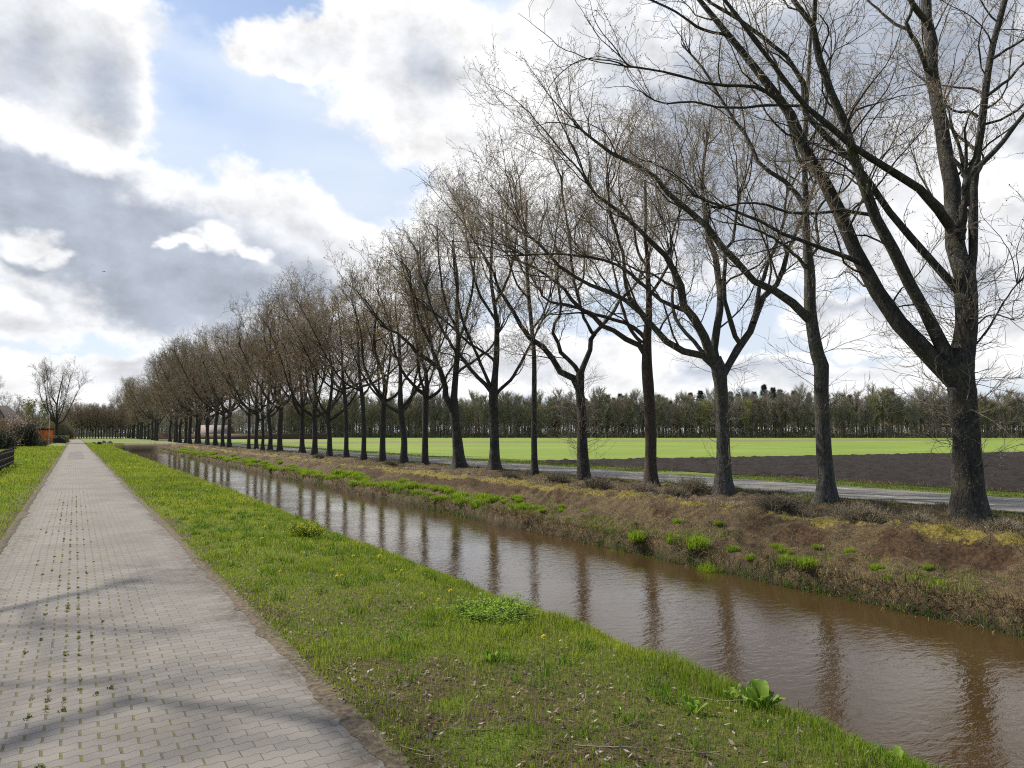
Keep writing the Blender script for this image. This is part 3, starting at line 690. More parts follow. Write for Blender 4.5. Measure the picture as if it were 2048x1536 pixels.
t3 = traced((1448, 988), [(1449, 996, 40), (1448, 956, 34), (1447, 898, 29), (1444, 820, 27), (1441, 768, 28), (1438, 742, 32), (1430, 715, 26)], [
    ['d', .2] + I([(1440, 760), (1453, 738), (1466, 714), (1482, 690), (1495, 664), (1503, 652), (1520, 606), (1540, 580), (1559, 561), (1569, 525), (1580, 494), (1594, 462), (1620, 400), (1640, 340)], 21, 6),
    ['d', .5] + I([(1507, 645), (1512, 632), (1520, 575), (1534, 540), (1545, 504), (1562, 462), (1569, 431), (1575, 370)], 11, 5),
    ['d', -.4] + I([(1482, 690), (1476, 678), (1461, 643), (1452, 612), (1448, 573), (1450, 540), (1453, 494), (1467, 476), (1471, 441), (1480, 380)], 13, 5),
    I([(1434, 735), (1429, 706), (1430, 677), (1437, 633), (1440, 586), (1438, 547), (1425, 494), (1415, 469), (1411, 424), (1404, 371), (1408, 329), (1412, 280)], 21, 6),
    ['d', -.2] + I([(1434, 738), (1420, 706), (1408, 678), (1391, 651), (1370, 612), (1362, 573), (1359, 558), (1348, 540), (1327, 511), (1295, 476), (1278, 459), (1246, 431), (1225, 413), (1197, 392), (1170, 360)], 24, 5),
    ['d', -.5] + I([(1372, 622), (1362, 617), (1333, 607), (1307, 589), (1286, 570), (1257, 543), (1225, 525), (1197, 518), (1151, 511), (1091, 508), (1035, 511)], 10, 4),
    ['d', .6] + I([(1412, 712), (1401, 698), (1365, 659), (1349, 633), (1344, 594), (1350, 560), (1340, 500)], 10, 5),
    ['d', .1] + I([(1432, 735), (1411, 714), (1385, 706), (1352, 695), (1323, 672), (1307, 651), (1286, 628), (1260, 607), (1234, 591), (1208, 581), (1182, 570), (1165, 561), (1123, 536), (1091, 504), (1063, 476), (1035, 462)], 18, 5),
    ], 3, height=15.5, dens=1.0, wide=1.15, epic=.35, knob=(4.3, 2.6, .2), mats=(M_bark_lich, M_twig, M_bud))
tag(t3, 'speckled tree forking low like a candelabra into five limbs, third from the right', 'tree', ROW)
t4 = traced((1301, 950), [(1302, 962, 30), (1301, 930, 25), (1301, 872, 24), (1299, 807, 24), (1295, 747, 25), (1294, 716, 22), (1294, 677, 19), (1297, 638, 16), (1298, 599, 13), (1296, 560, 11), (1295, 511, 9), (1290, 476, 8), (1292, 434, 7), (1290, 360, 5)], [
    I([(1293, 712), (1282, 696), (1260, 680), (1229, 664), (1203, 649), (1182, 633), (1161, 617), (1141, 596), (1125, 576), (1109, 560), (1070, 536), (1021, 515)], 14, 5),
    ['d', .5] + I([(1294, 680), (1288, 671), (1273, 661), (1255, 648), (1224, 637), (1187, 629), (1156, 615), (1130, 608), (1104, 605), (1086, 594), (1078, 575)], 11, 4),
    ['d', -.4] + I([(1297, 650), (1276, 617), (1260, 594), (1250, 557), (1246, 511), (1235, 469), (1220, 420), (1215, 370)], 12, 5),
    ['d', .7] + I([(1283, 685), (1266, 667), (1247, 622), (1237, 586), (1232, 560), (1222, 520)], 9, 4),
    I([(1297, 600), (1320, 560), (1340, 520), (1345, 470), (1360, 420)], 8, 4), I([(1296, 540), (1275, 500), (1265, 440), (1240, 400)], 7, 4),
    ], 4, height=15, dens=1.0, wide=1.15, mats=(M_bark_red, M_twig, M_bud), knob=(4.3, 2.6, .4))
tag(t4, 'straight reddish-brown trunk rising out of a round heather bush, fourth from the right', 'tree', ROW)
t5 = traced((1166, 955), [(1167, 962, 32), (1167, 940, 27), (1165, 885, 23), (1163, 820, 20), (1159, 781, 20), (1160, 748, 19)], [
    ['d', .2] + I([(1160, 752), (1165, 738), (1174, 716), (1182, 685), (1190, 667), (1208, 646), (1227, 622), (1237, 604), (1262, 580), (1285, 550)], 14, 5),
    ['d', .5] + I([(1190, 672), (1185, 665), (1172, 643), (1161, 612), (1156, 581), (1166, 560), (1170, 500)], 9, 4),
    ['d', -.4] + I([(1160, 750), (1156, 740), (1141, 721), (1122, 706), (1115, 680), (1104, 661), (1112, 641), (1122, 617), (1115, 560), (1118, 500)], 12, 4),
    ['d', .1] + I([(1161, 785), (1152, 762), (1141, 753), (1122, 747), (1109, 727), (1096, 706), (1078, 688), (1052, 672), (1034, 641), (1016, 609), (1000, 581), (985, 540), (960, 500), (940, 470)], 18, 4),
    I([(1158, 600), (1145, 540), (1140, 480), (1130, 420), (1120, 350)], 8, 4),
    ], 5, height=15, dens=1.0, wide=1.15, epic=1.0)
tag(t5, 'tree with a bent left limb and trunk shoots, right of the thin pole-like tree', 'tree', ROW)
t6 = traced((1069, 952), [(1070, 958, 19), (1069, 930, 14), (1068, 820, 12), (1068, 716, 10), (1062, 638, 9), (1056, 573, 8), (1052, 480, 6), (1054, 400, 4)], [
    I([(1064, 660), (1085, 630), (1100, 590), (1105, 540)], 5, 3), I([(1058, 600), (1035, 570), (1020, 530), (1010, 480)], 5, 3), I([(1055, 540), (1075, 500), (1085, 440)], 5, 3), I([(1053, 480), (1035, 430), (1030, 380)], 5, 3)],
    6, height=13, dens=.8, epic=.8)
tag(t6, 'thinnest trunk of the row, a straight pole without low forks', 'tree', ROW)
t7 = traced((988, 938), [(989, 946, 30), (989, 925, 24), (989, 885, 20), (987, 812, 20), (987, 785, 20), (990, 753, 14), (993, 709, 13), (993, 644, 10), (986, 590, 8), (982, 556, 7), (984, 490, 6), (985, 430, 4)], [
    ['d', .3] + I([(984, 785), (972, 768), (949, 747), (923, 715), (905, 692), (880, 650), (862, 610), (850, 570)], 11, 4), ['d', -.4] + I([(985, 785), (978, 762), (964, 733), (952, 703), (940, 680), (925, 640), (915, 590), (908, 530)], 9, 4),
    I([(990, 795), (1002, 778), (1022, 759), (1037, 736), (1054, 703), (1062, 686), (1075, 660), (1090, 630)], 9, 4), ['d', .6] + I([(992, 730), (985, 719), (964, 703), (934, 683), (900, 650), (860, 620)], 7, 4),
    I([(991, 640), (960, 590), (945, 540), (935, 480), (925, 420)], 7, 4), I([(990, 610), (1015, 560), (1030, 500), (1035, 440)], 7, 4)], 7, height=14.5, dens=1.0, wide=1.15, epic=.5, leaf=(M_catkin, .06), leafn=.12)
tag(t7, 'tree with three evenly spread arms like a trident, just left of the thin pole-like tree', 'tree', ROW)
t8 = traced((917, 935), [(918, 944, 32), (918, 925, 26), (914, 870, 21), (909, 821, 21), (908, 795, 15), (911, 753, 13), (915, 709, 12), (917, 680, 9), (913, 620, 7), (915, 560, 6), (905, 480, 4)], [
    ['d', -.2] + I([(909, 828), (893, 795), (887, 762), (876, 736), (852, 718), (829, 703), (817, 686), (790, 665), (760, 650)], 16, 4), ['d', .5] + I([(888, 765), (882, 744), (867, 709), (860, 680), (850, 620), (840, 560), (835, 500)], 9, 4),
    I([(914, 755), (919, 741), (949, 721), (981, 695), (1000, 660)], 7, 4), I([(914, 700), (930, 640), (945, 580), (950, 520)], 7, 4), I([(914, 660), (890, 600), (880, 540), (875, 470)], 6, 4), I([(885, 750), (862, 690), (838, 640), (820, 570)], 7, 4)], 8, height=13.5, dens=1.0, wide=1.15, leaf=(M_catkin, .06), leafn=.22)
tag(t8, 'tree splitting low into two stems, left of the trident-shaped one', 'tree', ROW)

# --- grown trees for the rest of the row and the distance
def archetype(seed, height=15.5, fork=4.0, dia=.42, nl=4, lean=(-1, .1), dens=1.12, leaf=None, leafn=0, name='bare_tree', spread=1.7, mats=None, far=True, wide=1.):
    r = np.random.default_rng(seed + 500)
    lx, ly = lean
    tr = np.array([[0, 0, -.12, dia * .55], [0, 0, .4, dia * .5], [.04 * r.normal(), .04 * r.normal(), fork * .5, dia * .43], [.1 * r.normal(), .1 * r.normal(), fork, dia * .45],
                   [.12 * r.normal() + lx * .12, .1 * r.normal(), fork + 1.6, dia * .3], [lx * .4 + .3 * r.normal(), ly * .3 + .3 * r.normal(), fork + 4, dia * .22], [lx * .8 + .4 * r.normal(), .4 * r.normal(), height * .72, dia * .1]])
    lb = []
    for k in range(nl + 3):
        hi = k >= nl
        a = 2 * math.pi * (k + r.uniform(-.3, .3)) / (nl if not hi else 3)
        z0 = fork - .2 + (r.uniform(-.3, 1.0) if not hi else r.uniform(1.8, 4.5)); z1 = height * (r.uniform(.55, .74) if not hi else r.uniform(.66, .8))
        p0 = np.array([np.interp(z0, tr[:, 2], tr[:, 0]), np.interp(z0, tr[:, 2], tr[:, 1]), z0])
        reach = (r.uniform(1.8, 3.2) if not hi else r.uniform(1.2, 2.4)) * spread
        dirn = np.array([math.cos(a) + lx * .12, math.sin(a) + ly * .5]); e = p0[:2] + dirn * reach
        r0 = dia * (r.uniform(.22, .32) if not hi else r.uniform(.12, .18))
        pts = []
        for s_, (u, vz) in enumerate(((0, 0), (.28, .12), (.55, .36), (.8, .68), (1, 1))):
            pts.append([*(p0[:2] + (e - p0[:2]) * u + r.normal(0, .12, 2) * (s_ > 0)), z0 + (z1 - z0) * vz, r0 * (1 - .78 * s_ / 4)])
        lb.append(np.array(pts))
    return build_tree(tr, lb, seed, height=height, dens=dens, leaf=leaf, leafn=leafn, far=far, origin=[0, 0, 0], mats=mats, name=name, wide=wide)
FARM = (M_bark_far, M_twig_far, M_bud)
AR = [archetype(20, 15, 4.0, .42, 4, leaf=(M_catkin, .10), leafn=.6, mats=FARM), archetype(21, 14.5, 3.6, .46, 3, leaf=(M_catkin, .09), leafn=.5, mats=FARM),
      archetype(22, 15.5, 4.4, .36, 4, leaf=(M_oldleaf, .08), leafn=.12, mats=FARM), archetype(23, 14.5, 3.4, .44, 4, leaf=(M_oldleaf, .11), leafn=.7, mats=FARM),
      archetype(24, 16, 4.2, .5, 5, mats=FARM), archetype(25, 16, 3.8, .46, 4, leaf=(M_oldleaf, .10), leafn=.35, mats=FARM), archetype(26, 16.5, 4.6, .48, 5, mats=FARM)]
MID = [(850, 0, 'straight tree with a small knob near its fork, left of the two-stemmed tree'), (808, 1, 'tree with a fist-sized stump knob below its low left limb'),
       (765, 0, 'reddish-barked tree forking into three steep stems, yellow catkins above'), (728, 2, 'tree with a straight side arm rising to the right at forty degrees'), (693, 2, 'slim wavy trunk between two thicker trees, bare and dark'),
       (660, 3, 'tree carrying rusty withered leaves, its low arm reaching left'), (630, 3, 'trunk with a small crooked elbow branch on its right, rusty leaves above'), (605, 5, 'thick dark trunk right beside the wide gap in the row'),
       (560, 4, 'slender trunk just left of the wide gap in the row'), (541, 1, 'broad trunk second left of the wide gap, catkins in its crown'), (526, 2, 'narrow trunk standing close between two broad ones left of the gap'),
       (513, 5, 'trunk with a tight fork and brown leaves left of the gap'), (498, 0, 'outermost V-forked trunk of the clump left of the wide gap')]
proto_used = set(); k = 0
def place(ai, px, jx=0., label='', rz=None, sc=None):
    dep = FPX * KROW / (px - 151)
    p = at_depth(px, 866, dep); x, y = p[0] + jx, p[1]
    rz = random.uniform(-1.1, 1.1) if rz is None else rz; sc = random.uniform(.93, 1.08) if sc is None else sc
    loc = (x, y, float(ground_z(x, y)) - .02)
    if ai in proto_used: o = dup(AR[ai], loc, rz, sc)
    else:
        o = AR[ai]; proto_used.add(ai); o.location = loc; o.rotation_euler = (0, 0, rz); o.scale = (sc,) * 3
    return tag(o, label, 'tree', ROW)
for px, ai, lab in MID: place(ai, px, label=lab)
seq = [461, 449, 430, 420, 413, 398, 391, 379, 371, 363, 356, 350, 338, 314, 309, 304, 296, 291, 286, 282, 278, 273, 268, 264, 260, 257]
for j, px in enumerate(seq):
    place([4, 5, 6, 3, 4, 6, 5][j % 7], px, jx=random.uniform(-.3, .3), rz=random.uniform(-1.5, 1.5), sc=random.uniform(1.05, 1.25) if px < 440 else 1.08,
          label='one of the far bare trees crowded together at the left end of the row')
# trees of the row that stand beside and behind the viewer: out of frame, left out
# --- big tree left of the path, out of the picture, whose boughs shade the path in front
tr9 = np.array([[-8.2, 12.4, -.1, .3], [-8.1, 12.4, 2, .24], [-8.0, 12.5, 4.4, .22], [-8.3, 12.6, 8, .15], [-8.6, 12.8, 12, .06]])
lb9 = [np.array([[-8.0, 12.5, 4.2, .15], [-6.9, 12.2, 6.4, .13], [-5.9, 13.2, 7.6, .12], [-5.0, 12.5, 8.8, .10], [-4.1, 13.5, 9.2, .08], [-3.1, 12.9, 10.0, .05]]), np.array([[-8.0, 12.5, 4.0, .14], [-6.9, 13.8, 6.2, .12], [-5.7, 15.6, 8.2, .10], [-4.7, 17.4, 9.2, .07], [-4.1, 18.8, 10, .04]]),
       np.array([[-8.1, 12.5, 4.6, .13], [-9.5, 13.0, 7, .11], [-10.6, 13.4, 9.5, .09], [-11.4, 13.6, 11.5, .05]]), np.array([[-8.0, 12.4, 4.8, .12], [-7.6, 11.2, 7, .1], [-7.0, 10.2, 9.5, .08], [-6.6, 9.6, 11.5, .05]]),
       np.array([[-5.2, 12.8, 8.3, .08], [-4.4, 12.2, 9.4, .06], [-3.6, 11.7, 10.0, .05], [-3.0, 11.4, 10.8, .03]]), np.array([[-6.9, 13.8, 6.2, .08], [-6.2, 14.0, 7.8, .07], [-5.2, 14.4, 9.0, .05], [-4.4, 14.6, 9.9, .03]])]
for l_ in lb9: l_[:, 3] *= .72
t9 = build_tree(tr9, lb9, 77, height=13, dens=.85, origin=[-8.2, 12.4, 0], extf=.45, wide=.95)
tag(t9, 'bare tree on the left verge whose boughs shade the near end of the path', 'tree')
# ------------------------------------------------------------------ blades, leaves, tufts
def blades(x, y, z, h, wd, col, r, lean=.45, droop=None, seg=2, dirv=None):
    N = len(x); a = r.uniform(0, 6.283, N); ld = np.stack([np.cos(a), np.sin(a), np.zeros(N)], 1)
    if dirv is not None: ld = nrm(ld * .6 + dirv)
    sd = np.stack([-ld[:, 1], ld[:, 0], np.zeros(N)], 1)
    tw = r.uniform(0, 6.283, N); sd = nrm(sd * np.cos(tw)[:, None] + ld * np.sin(tw)[:, None])
    L = (lean * np.abs(r.normal(.6, .5, N)))[:, None]
    up = np.array([0, 0, 1.]); P0 = np.stack([x, y, z], 1); hh = h[:, None]; ww = wd[:, None] * .5
    P1 = P0 + up * hh * .62 + ld * hh * L * .35; P2 = P0 + up * hh * (1 - .35 * np.minimum(L, 1.6)) + ld * hh * L
    V = np.stack([P0 - sd * ww, P0 + sd * ww, P1 + sd * ww * .85, P1 - sd * ww * .85, P2], 1).reshape(-1, 3)
    b_ = np.arange(N)[:, None] * 5
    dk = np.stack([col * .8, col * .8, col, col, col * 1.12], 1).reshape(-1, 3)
    return V, [b_ + np.array([[0, 1, 2, 3]]), b_ + np.array([[3, 2, 4]])], dk
def scatter(r, x0, x1, y0, y1, dens):
    n_ = int((x1 - x0) * (y1 - y0) * dens); return r.uniform(x0, x1, n_), r.uniform(y0, y1, n_)
def grass_cols(r, x, y, seed=0):
    n_ = len(x); a = np.clip(vnoise(x * 1.1, y * 1.1, 60 + seed) * .6 + vnoise(x * .35, y * .35, 66) * 1.1 - .35, 0, 1)[:, None]; t = r.random((n_, 1))
    c = np.array([.125, .205, .014]) * (1 - a) + np.array([.32, .37, .034]) * a
    c = c * (.7 + .6 * t)
    dead = r.random((n_, 1)) < .10; return np.where(dead, np.array([.30, .24, .12]) * (.6 + .7 * t), c)
r = np.random.default_rng(11)
bl = []
def lawn(x0, x1, y0, y1, dens, h0, h1, wd, thr=.8):
    x, y = scatter(r, x0, x1, y0, y1, dens)
    dm = dirt_mask(x, y); keep = r.random(len(x)) > dm * thr
    rag = (vnoise(x * 2.2, y * 2.2, 71, 3) - .42) * .5                       # ragged edge along the pavers
    keep &= ~((x > -.94 - rag * .4) & (x < 1.60 + rag * .5))
    x, y = x[keep], y[keep]
    z = ground_z(x, y); ok = z > -1.05; x, y, z = x[ok], y[ok], z[ok]
    tuft = vnoise(x * 2.2, y * 2.2, 72) ; tall = np.clip((tuft - .55) * 4, 0, 1); brow = np.exp(-((x - 4.7) / .7) ** 2)
    h = (h0 + (h1 - h0) * r.random(len(x)) ** 1.5) * (1 + 1.5 * tall + .8 * brow)
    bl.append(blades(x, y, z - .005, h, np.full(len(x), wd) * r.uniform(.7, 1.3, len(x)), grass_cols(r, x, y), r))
lawn(1.5, 5.3, 1.6, 6, 5200, .016, .06, .0042, .66)
lawn(1.5, 5.5, 6, 11, 3600, .02, .06, .0052, .7)
lawn(1.5, 5.6, 11, 20, 1300, .025, .065, .008)
lawn(1.5, 5.6, 20, 40, 520, .05, .10, .014)
lawn(1.5, 5.6, 40, 80, 170, .06, .12, .026)
lawn(1.5, 7, 80, 150, 50, .07, .14, .05)
lawn(1.58, 1.95, 1.6, 14, 1800, .02, .06, .006, .3)
lawn(-4, -.8, 9, 22, 900, .04, .09, .009)
lawn(-7, -.8, 22, 50, 260, .05, .11, .018)
lawn(-12, -.8, 50, 118, 60, .07, .14, .04)
lawn(-3, -.8, 1, 9, 500, .03, .08, .006)
# longer, darker clumps missed by the mower
nc_ = 520; cx = r.uniform(1.85, 5.0, nc_); cy = 2.2 + 26 * r.random(nc_) ** 1.2; k = r.random(nc_) > dirt_mask(cx, cy) * .7; cx, cy = cx[k], cy[k]; nb_ = 34
cs = np.repeat(r.uniform(.5, 1.25, len(cx)), nb_); x = np.repeat(cx, nb_) + r.normal(0, .035, len(cs)) * (.5 + cs); y = np.repeat(cy, nb_) + r.normal(0, .035, len(cs)) * (.5 + cs); z = ground_z(x, y)
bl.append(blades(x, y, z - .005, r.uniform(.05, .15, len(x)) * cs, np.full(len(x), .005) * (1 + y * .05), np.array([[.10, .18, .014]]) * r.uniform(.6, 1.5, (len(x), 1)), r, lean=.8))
def addgrass(name, lst, label=None):
    v, f = merge([(a, b_) for a, b_, c_ in lst]); col = np.concatenate([c_ for _, _, c_ in lst])
    return tag(mesh_obj(name, v, f, M_blade, attr={'col': col}), kind='stuff')
addgrass('lawn_grass', bl)
# far bank: dry matted grass on the berm, roots hanging over the waterline, a green road verge
bl = []
def bankgrass(x0, x1, y0, y1, dens, h0, h1, wd, cols, nz=None, lean=.9, dirv=None):
    x, y = scatter(r, x0, x1, y0, y1, dens)
    if nz is not None:
        k = vnoise(x * nz[0], y * nz[0], nz[1]) + r.normal(0, .06, len(x)) > nz[2]; x, y = x[k], y[k]
    z = ground_z(x, y); n_ = len(x); h = h0 + (h1 - h0) * r.random(n_) ** 1.5
    c0 = np.array(cols)[r.integers(0, len(cols), n_)] * r.uniform(.6, 1.35, (n_, 1))
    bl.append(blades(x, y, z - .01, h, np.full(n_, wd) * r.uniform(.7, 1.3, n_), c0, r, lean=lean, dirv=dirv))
TAN = [(.22, .16, .078), (.13, .092, .045), (.35, .27, .15), (.065, .047, .026), (.13, .11, .04)]
OLIVE = [(.13, .14, .03), (.17, .15, .05), (.20, .17, .07), (.10, .11, .025)]
GREEN = [(.11, .17, .02), (.15, .21, .025), (.13, .15, .03)]
to_water = np.array([[-1., 0, -.15]])
for (ya, yb, d_, wd) in ((1, 22, 260, .010), (22, 45, 130, .016), (45, 130, 34, .036)):
    bankgrass(11.9, 12.35, ya, yb, d_ * 3.2, .08, .26, wd, TAN, (1.1, 81, .40), 1.5, to_water)
    bankgrass(12.3, 14.2, ya, yb, d_ * .55, .05, .13, wd, TAN + OLIVE[:2], (.9, 82, .42), 1.2, to_water)
    bankgrass(14.1, 18.4, ya, yb, d_ * .9, .05, .15, wd, TAN + OLIVE[1:3], (.8, 83, .42), 1.1)
    bankgrass(12.15, 13.1, ya, yb, d_ * 1.5, .06, .17, wd, [(.20, .29, .02), (.14, .22, .02), (.22, .22, .05)], (.75, 88, .535), .8)
    bankgrass(17.9, 19.3, ya, yb, d_ * 1.6, .05, .13, wd, OLIVE + TAN[:1], None, .7)
    bankgrass(23.5, 25.9, ya + 4, yb, d_ * .9, .05, .14, wd, GREEN + OLIVE[:1], None, .6)
    if ya < 40: bankgrass(25.2, 26.6, ya + 4, yb, d_ * .8, .08, .22, wd, TAN, (.9, 87, .5), .9)
    bankgrass(11.85, 12.1, ya, yb, d_ * 2.2, .15, .38, wd * .8, [(.07, .14, .015), (.10, .19, .02)], (.35, 84, .56), .5)
addgrass('bank_grass', bl)
# dead leaves and bits
def litter(name, spots, cols, size):
    x, y = spots; z = ground_z(x, y) + .012; n_ = len(x)
    a = r.uniform(0, 6.283, n_); s = size * r.uniform(.5, 1.4, n_)
    u = np.stack([np.cos(a), np.sin(a), r.normal(0, .35, n_)], 1) * s[:, None]; v = np.stack([-np.sin(a), np.cos(a), r.normal(0, .35, n_)], 1) * (s * .55)[:, None]
    P = np.stack([x, y, z + .4 * s * r.random(n_)], 1)
    curl = np.array([0, 0, 1.]) * (s * r.uniform(-.1, .5, n_))[:, None]
    V = np.stack([P - u, P + v * .8 + curl * .3, P + u + curl, P - v * .8 + curl * .3], 1).reshape(-1, 3)
    c_ = np.repeat(np.array(cols)[r.integers(0, len(cols), n_)] * r.uniform(.6, 1.3, (n_, 1)), 4, 0)
    return tag(mesh_obj(name, V, [np.arange(4 * n_).reshape(n_, 4)], M_leaf, attr={'col': c_}), kind='stuff')
LC = [(.20, .145, .10), (.28, .22, .17), (.12, .075, .045), (.36, .31, .26), (.09, .06, .04), (.22, .12, .06)]
x, y = scatter(r, 1.5, 4.4, 1.6, 14, 520); k = r.random(len(x)) < dirt_mask(x, y) * .4 + .04; xa, ya = x[k], y[k]
x, y = scatter(r, 14.3, 17.6, 2, 60, 110); k = vnoise(x * .9, y * .9, 91) > .40; xb, yb = x[k], y[k]
x, y = scatter(r, 12.2, 14.3, 2, 60, 9); xc, yc = x, y
litter('leaf_litter', (np.concatenate([xa, xb, xc]), np.concatenate([ya, yb, yc])), LC, .018)
# weeds and moss in the paver joints and along the edge
bl = []
x = np.round(r.normal(-.03, .16, 260) / .1) * .1 + .0; y = 2.6 + 24 * np.round(r.random(260) * 14 + r.normal(0, .25, 260)).clip(0) / 14 + r.normal(0, .35, 260)
xx = np.repeat(x, 14) + r.normal(0, .008, 260 * 14); yy_ = np.repeat(y, 14) + r.normal(0, .022, 260 * 14); sz = np.repeat(r.uniform(.2, .8, 260) ** 2.2, 14)
bl.append(blades(xx, yy_, pathz(xx, yy_), .028 * sz + .004, .006 + .008 * sz, np.array([[.14, .165, .03]]) * r.uniform(.5, 1.4, (len(xx), 1)), r, lean=1.6))
addgrass('paver_weeds', bl)

# bright grass tufts low on the far bank: each one a thing
tuft_me = []
for s_ in range(6):
    rr_ = np.random.default_rng(300 + s_); n_ = 420; a = rr_.uniform(0, 6.283, n_); q0 = np.sqrt(rr_.random(n_)) * .17
    v, f, c_ = blades(q0 * np.cos(a) * 1.25, q0 * np.sin(a), np.zeros(n_) - .02, rr_.uniform(.12, .30, n_) * (1.1 - q0 * 2.2), np.full(n_, .008), np.array([[.25, .36, .02]]) * rr_.uniform(.55, 1.3, (n_, 1)), rr_, lean=.9)
    v = v + np.stack([np.zeros(len(v)), np.zeros(len(v)), np.zeros(len(v))], 1)
    tuft_me.append(mesh_obj('grass_tuft', v, f, M_blade, attr={'col': c_}, link=False))
TG = 'bright grass tufts on the far bank'
def thing(name, me, loc, rz, sc, label, cat, group=None):
    o = bpy.data.objects.new(name, me); C.objects.link(o); o.location = loc; o.rotation_euler = (0, 0, rz)
    o.scale = sc if hasattr(sc, '__len__') else (sc,) * 3
    return tag(o, label, cat, group)
TUFTPX = [(1917, 1180, 1.0), (1790, 1168, .9), (1745, 1185, .7), (1720, 1170, .6), (1614, 1118, .85), (1577, 1110, .8), (1518, 1118, .8), (1500, 1100, .5), (1420, 1090, 1.1), (1395, 1080, 1.2), (1370, 1088, .8), (1345, 1072, .8), (1310, 1080, .9), (1275, 1062, 1.0), (1225, 1058, .8), (1840, 1195, .6), (1985, 1215, .7)]
for j, (px, py, sc) in enumerate(TUFTPX):
    p = on_ground(px, py, -.55); zz = float(ground_z(p[0], p[1]))
    thing('grass_tuft', tuft_me[j % 6], (p[0], p[1], zz), random.uniform(0, 6), sc * 1.25, 'bright green grass tuft low on the bare near stretch of the far bank' if j < 8 or j > 14 else 'bright green grass tuft in the dense patch above the dark undercut waterline', 'grass tuft', TG)
yv = 19.
for j in range(210):
    yv += random.uniform(.12, .62) * (1 + j * .007)
    if yv > 112: break
    xx = 12.55 + random.uniform(-.25, .6) + .25 * math.sin(yv * .7); sc = random.uniform(.7, 1.6)
    thing('grass_tuft', tuft_me[j % 6], (xx, yv, float(ground_z(xx, yv))), random.uniform(0, 6), (sc, sc * 1.5, sc), 'bright green grass tuft in the long ribbon of tufts along the far waterline', 'grass tuft', TG)

for j in range(26):
    yv = random.uniform(6.5, 21); xx = 12.5 + random.uniform(-.25, .9); sc = random.uniform(.3, .7)
    thing('grass_tuft', tuft_me[j % 6], (xx, yv, float(ground_z(xx, yv))), random.uniform(0, 6), (sc, sc * 1.2, sc), 'bright green grass tuft low on the bare near stretch of the far bank', 'grass tuft', TG)
# heather bushes around the tree feet
def shrub_mesh(seed, rx, rz, nst, twig_r, leafsize, nleaf, lm, tm, up=.12, name='bush', link=False, ry=None):
    r_ = np.random.default_rng(seed); ry = ry or rx
    a = r_.uniform(0, 6.283, nst); el_ = np.arccos(r_.uniform(.0, 1, nst)) ; d = np.stack([np.cos(a) * np.sin(el_) * rx, np.sin(a) * np.sin(el_) * ry, np.cos(el_) * rz], 1)
    L = np.linalg.norm(d, axis=1) * r_.uniform(.7, 1.05, nst)
    P0 = np.stack([r_.normal(0, rx * .16, nst), r_.normal(0, ry * .16, nst), np.full(nst, -.03)], 1)
    AP_, AR_ = grow(r_, P0, nrm(d), L, 6, .13, up, np.full(nst, twig_r * 1.8), np.full(nst, twig_r))
    parts = [tubes(AP_, AR_, 3)]
    _, p, d2, rr_, t = spawn(r_, AP_, AR_, np.full(nst, 7), .3, 1, .6)
    BP_, BR_ = grow(r_, p, d2, r_.uniform(.12, .35, len(p)) * max(rx, rz), 3, .2, up, np.full(len(p), twig_r * 1.1), np.full(len(p), twig_r * .7)); parts.append(tubes(BP_, BR_, 3))
    pts = BP_[:, 1:].reshape(-1, 3); dirs = nrm((BP_[:, 1:] - BP_[:, :-1]).reshape(-1, 3))
    k = r_.integers(0, len(pts), nleaf); lv, lf = leafquads(pts[k] + r_.normal(0, leafsize, (nleaf, 3)), dirs[k], np.full(nleaf, leafsize), r_)
    v, f = merge(parts); nf = sum(len(q__) for q__ in f)
    v, f = merge([(v, f), (lv, lf)]); mi = np.concatenate([np.zeros(nf, int), np.ones(nleaf, int)])
    return mesh_obj(name, v, f, [tm, lm], matidx=mi, link=link)
M_heath = leafmat('heather_leaves', (.11, .085, .05), .2); M_heathg = leafmat('heather_green', (.12, .105, .05), .2)
heath = [shrub_mesh(401, .75, .62, 260, .004, .028, 9000, M_heath, M_twig, name='heather_bush'), shrub_mesh(402, .6, .34, 200, .004, .026, 6000, M_heathg, M_twig, name='heather_bush')]
HB = [(1288, 985, 0, 1.0, 'round brown heather bush around the foot of the reddish trunk'), (1195, 975, 1, 1.2, 'low heather clump right of the tree with feathery trunk shoots'), (1115, 962, 1, 1.1, 'low olive heather clump right of the thin pole-like tree'), (1020, 955, 1, 1.0, 'low heather clump between the thin pole-like tree and the trident-shaped one'),
      (1385, 985, 1, 1.3, 'wide low heather clump left of the candelabra-shaped tree'), (1350, 990, 1, 1.0, 'small heather clump right of the round heather bush'), (1560, 1022, 1, 1.1, 'low heather clump left of the lichen-covered trunk'), (1720, 1040, 1, 1.0, 'wide matted heather clump between the two rightmost trees'),
      (1830, 1042, 1, .8, 'matted heather clump left of the thickest trunk'), (2010, 1055, 1, .9, 'matted heather clump right of the thickest trunk'), (870, 940, 1, 1.0, 'low heather clump between hook-knobbed tree and two-stemmed tree'), (780, 930, 1, .9, 'low dark heather clump beside the reddish-barked three-stemmed tree'), (640, 915, 1, 1.1, 'low heather clump at the wide gap in the row')]
for j, (px, py, k, sc, lab) in enumerate(HB):
    p = on_ground(px, py, 0); p[0] = min(max(p[0], 14.6), 18.2); zz = float(ground_z(p[0], p[1]))
    thing('heather_bush', heath[k], (p[0], p[1], zz - .02), random.uniform(0, 6), (sc * .8, sc, sc * random.uniform(.7, .9)), lab, 'bush', 'heather bushes on the berm')

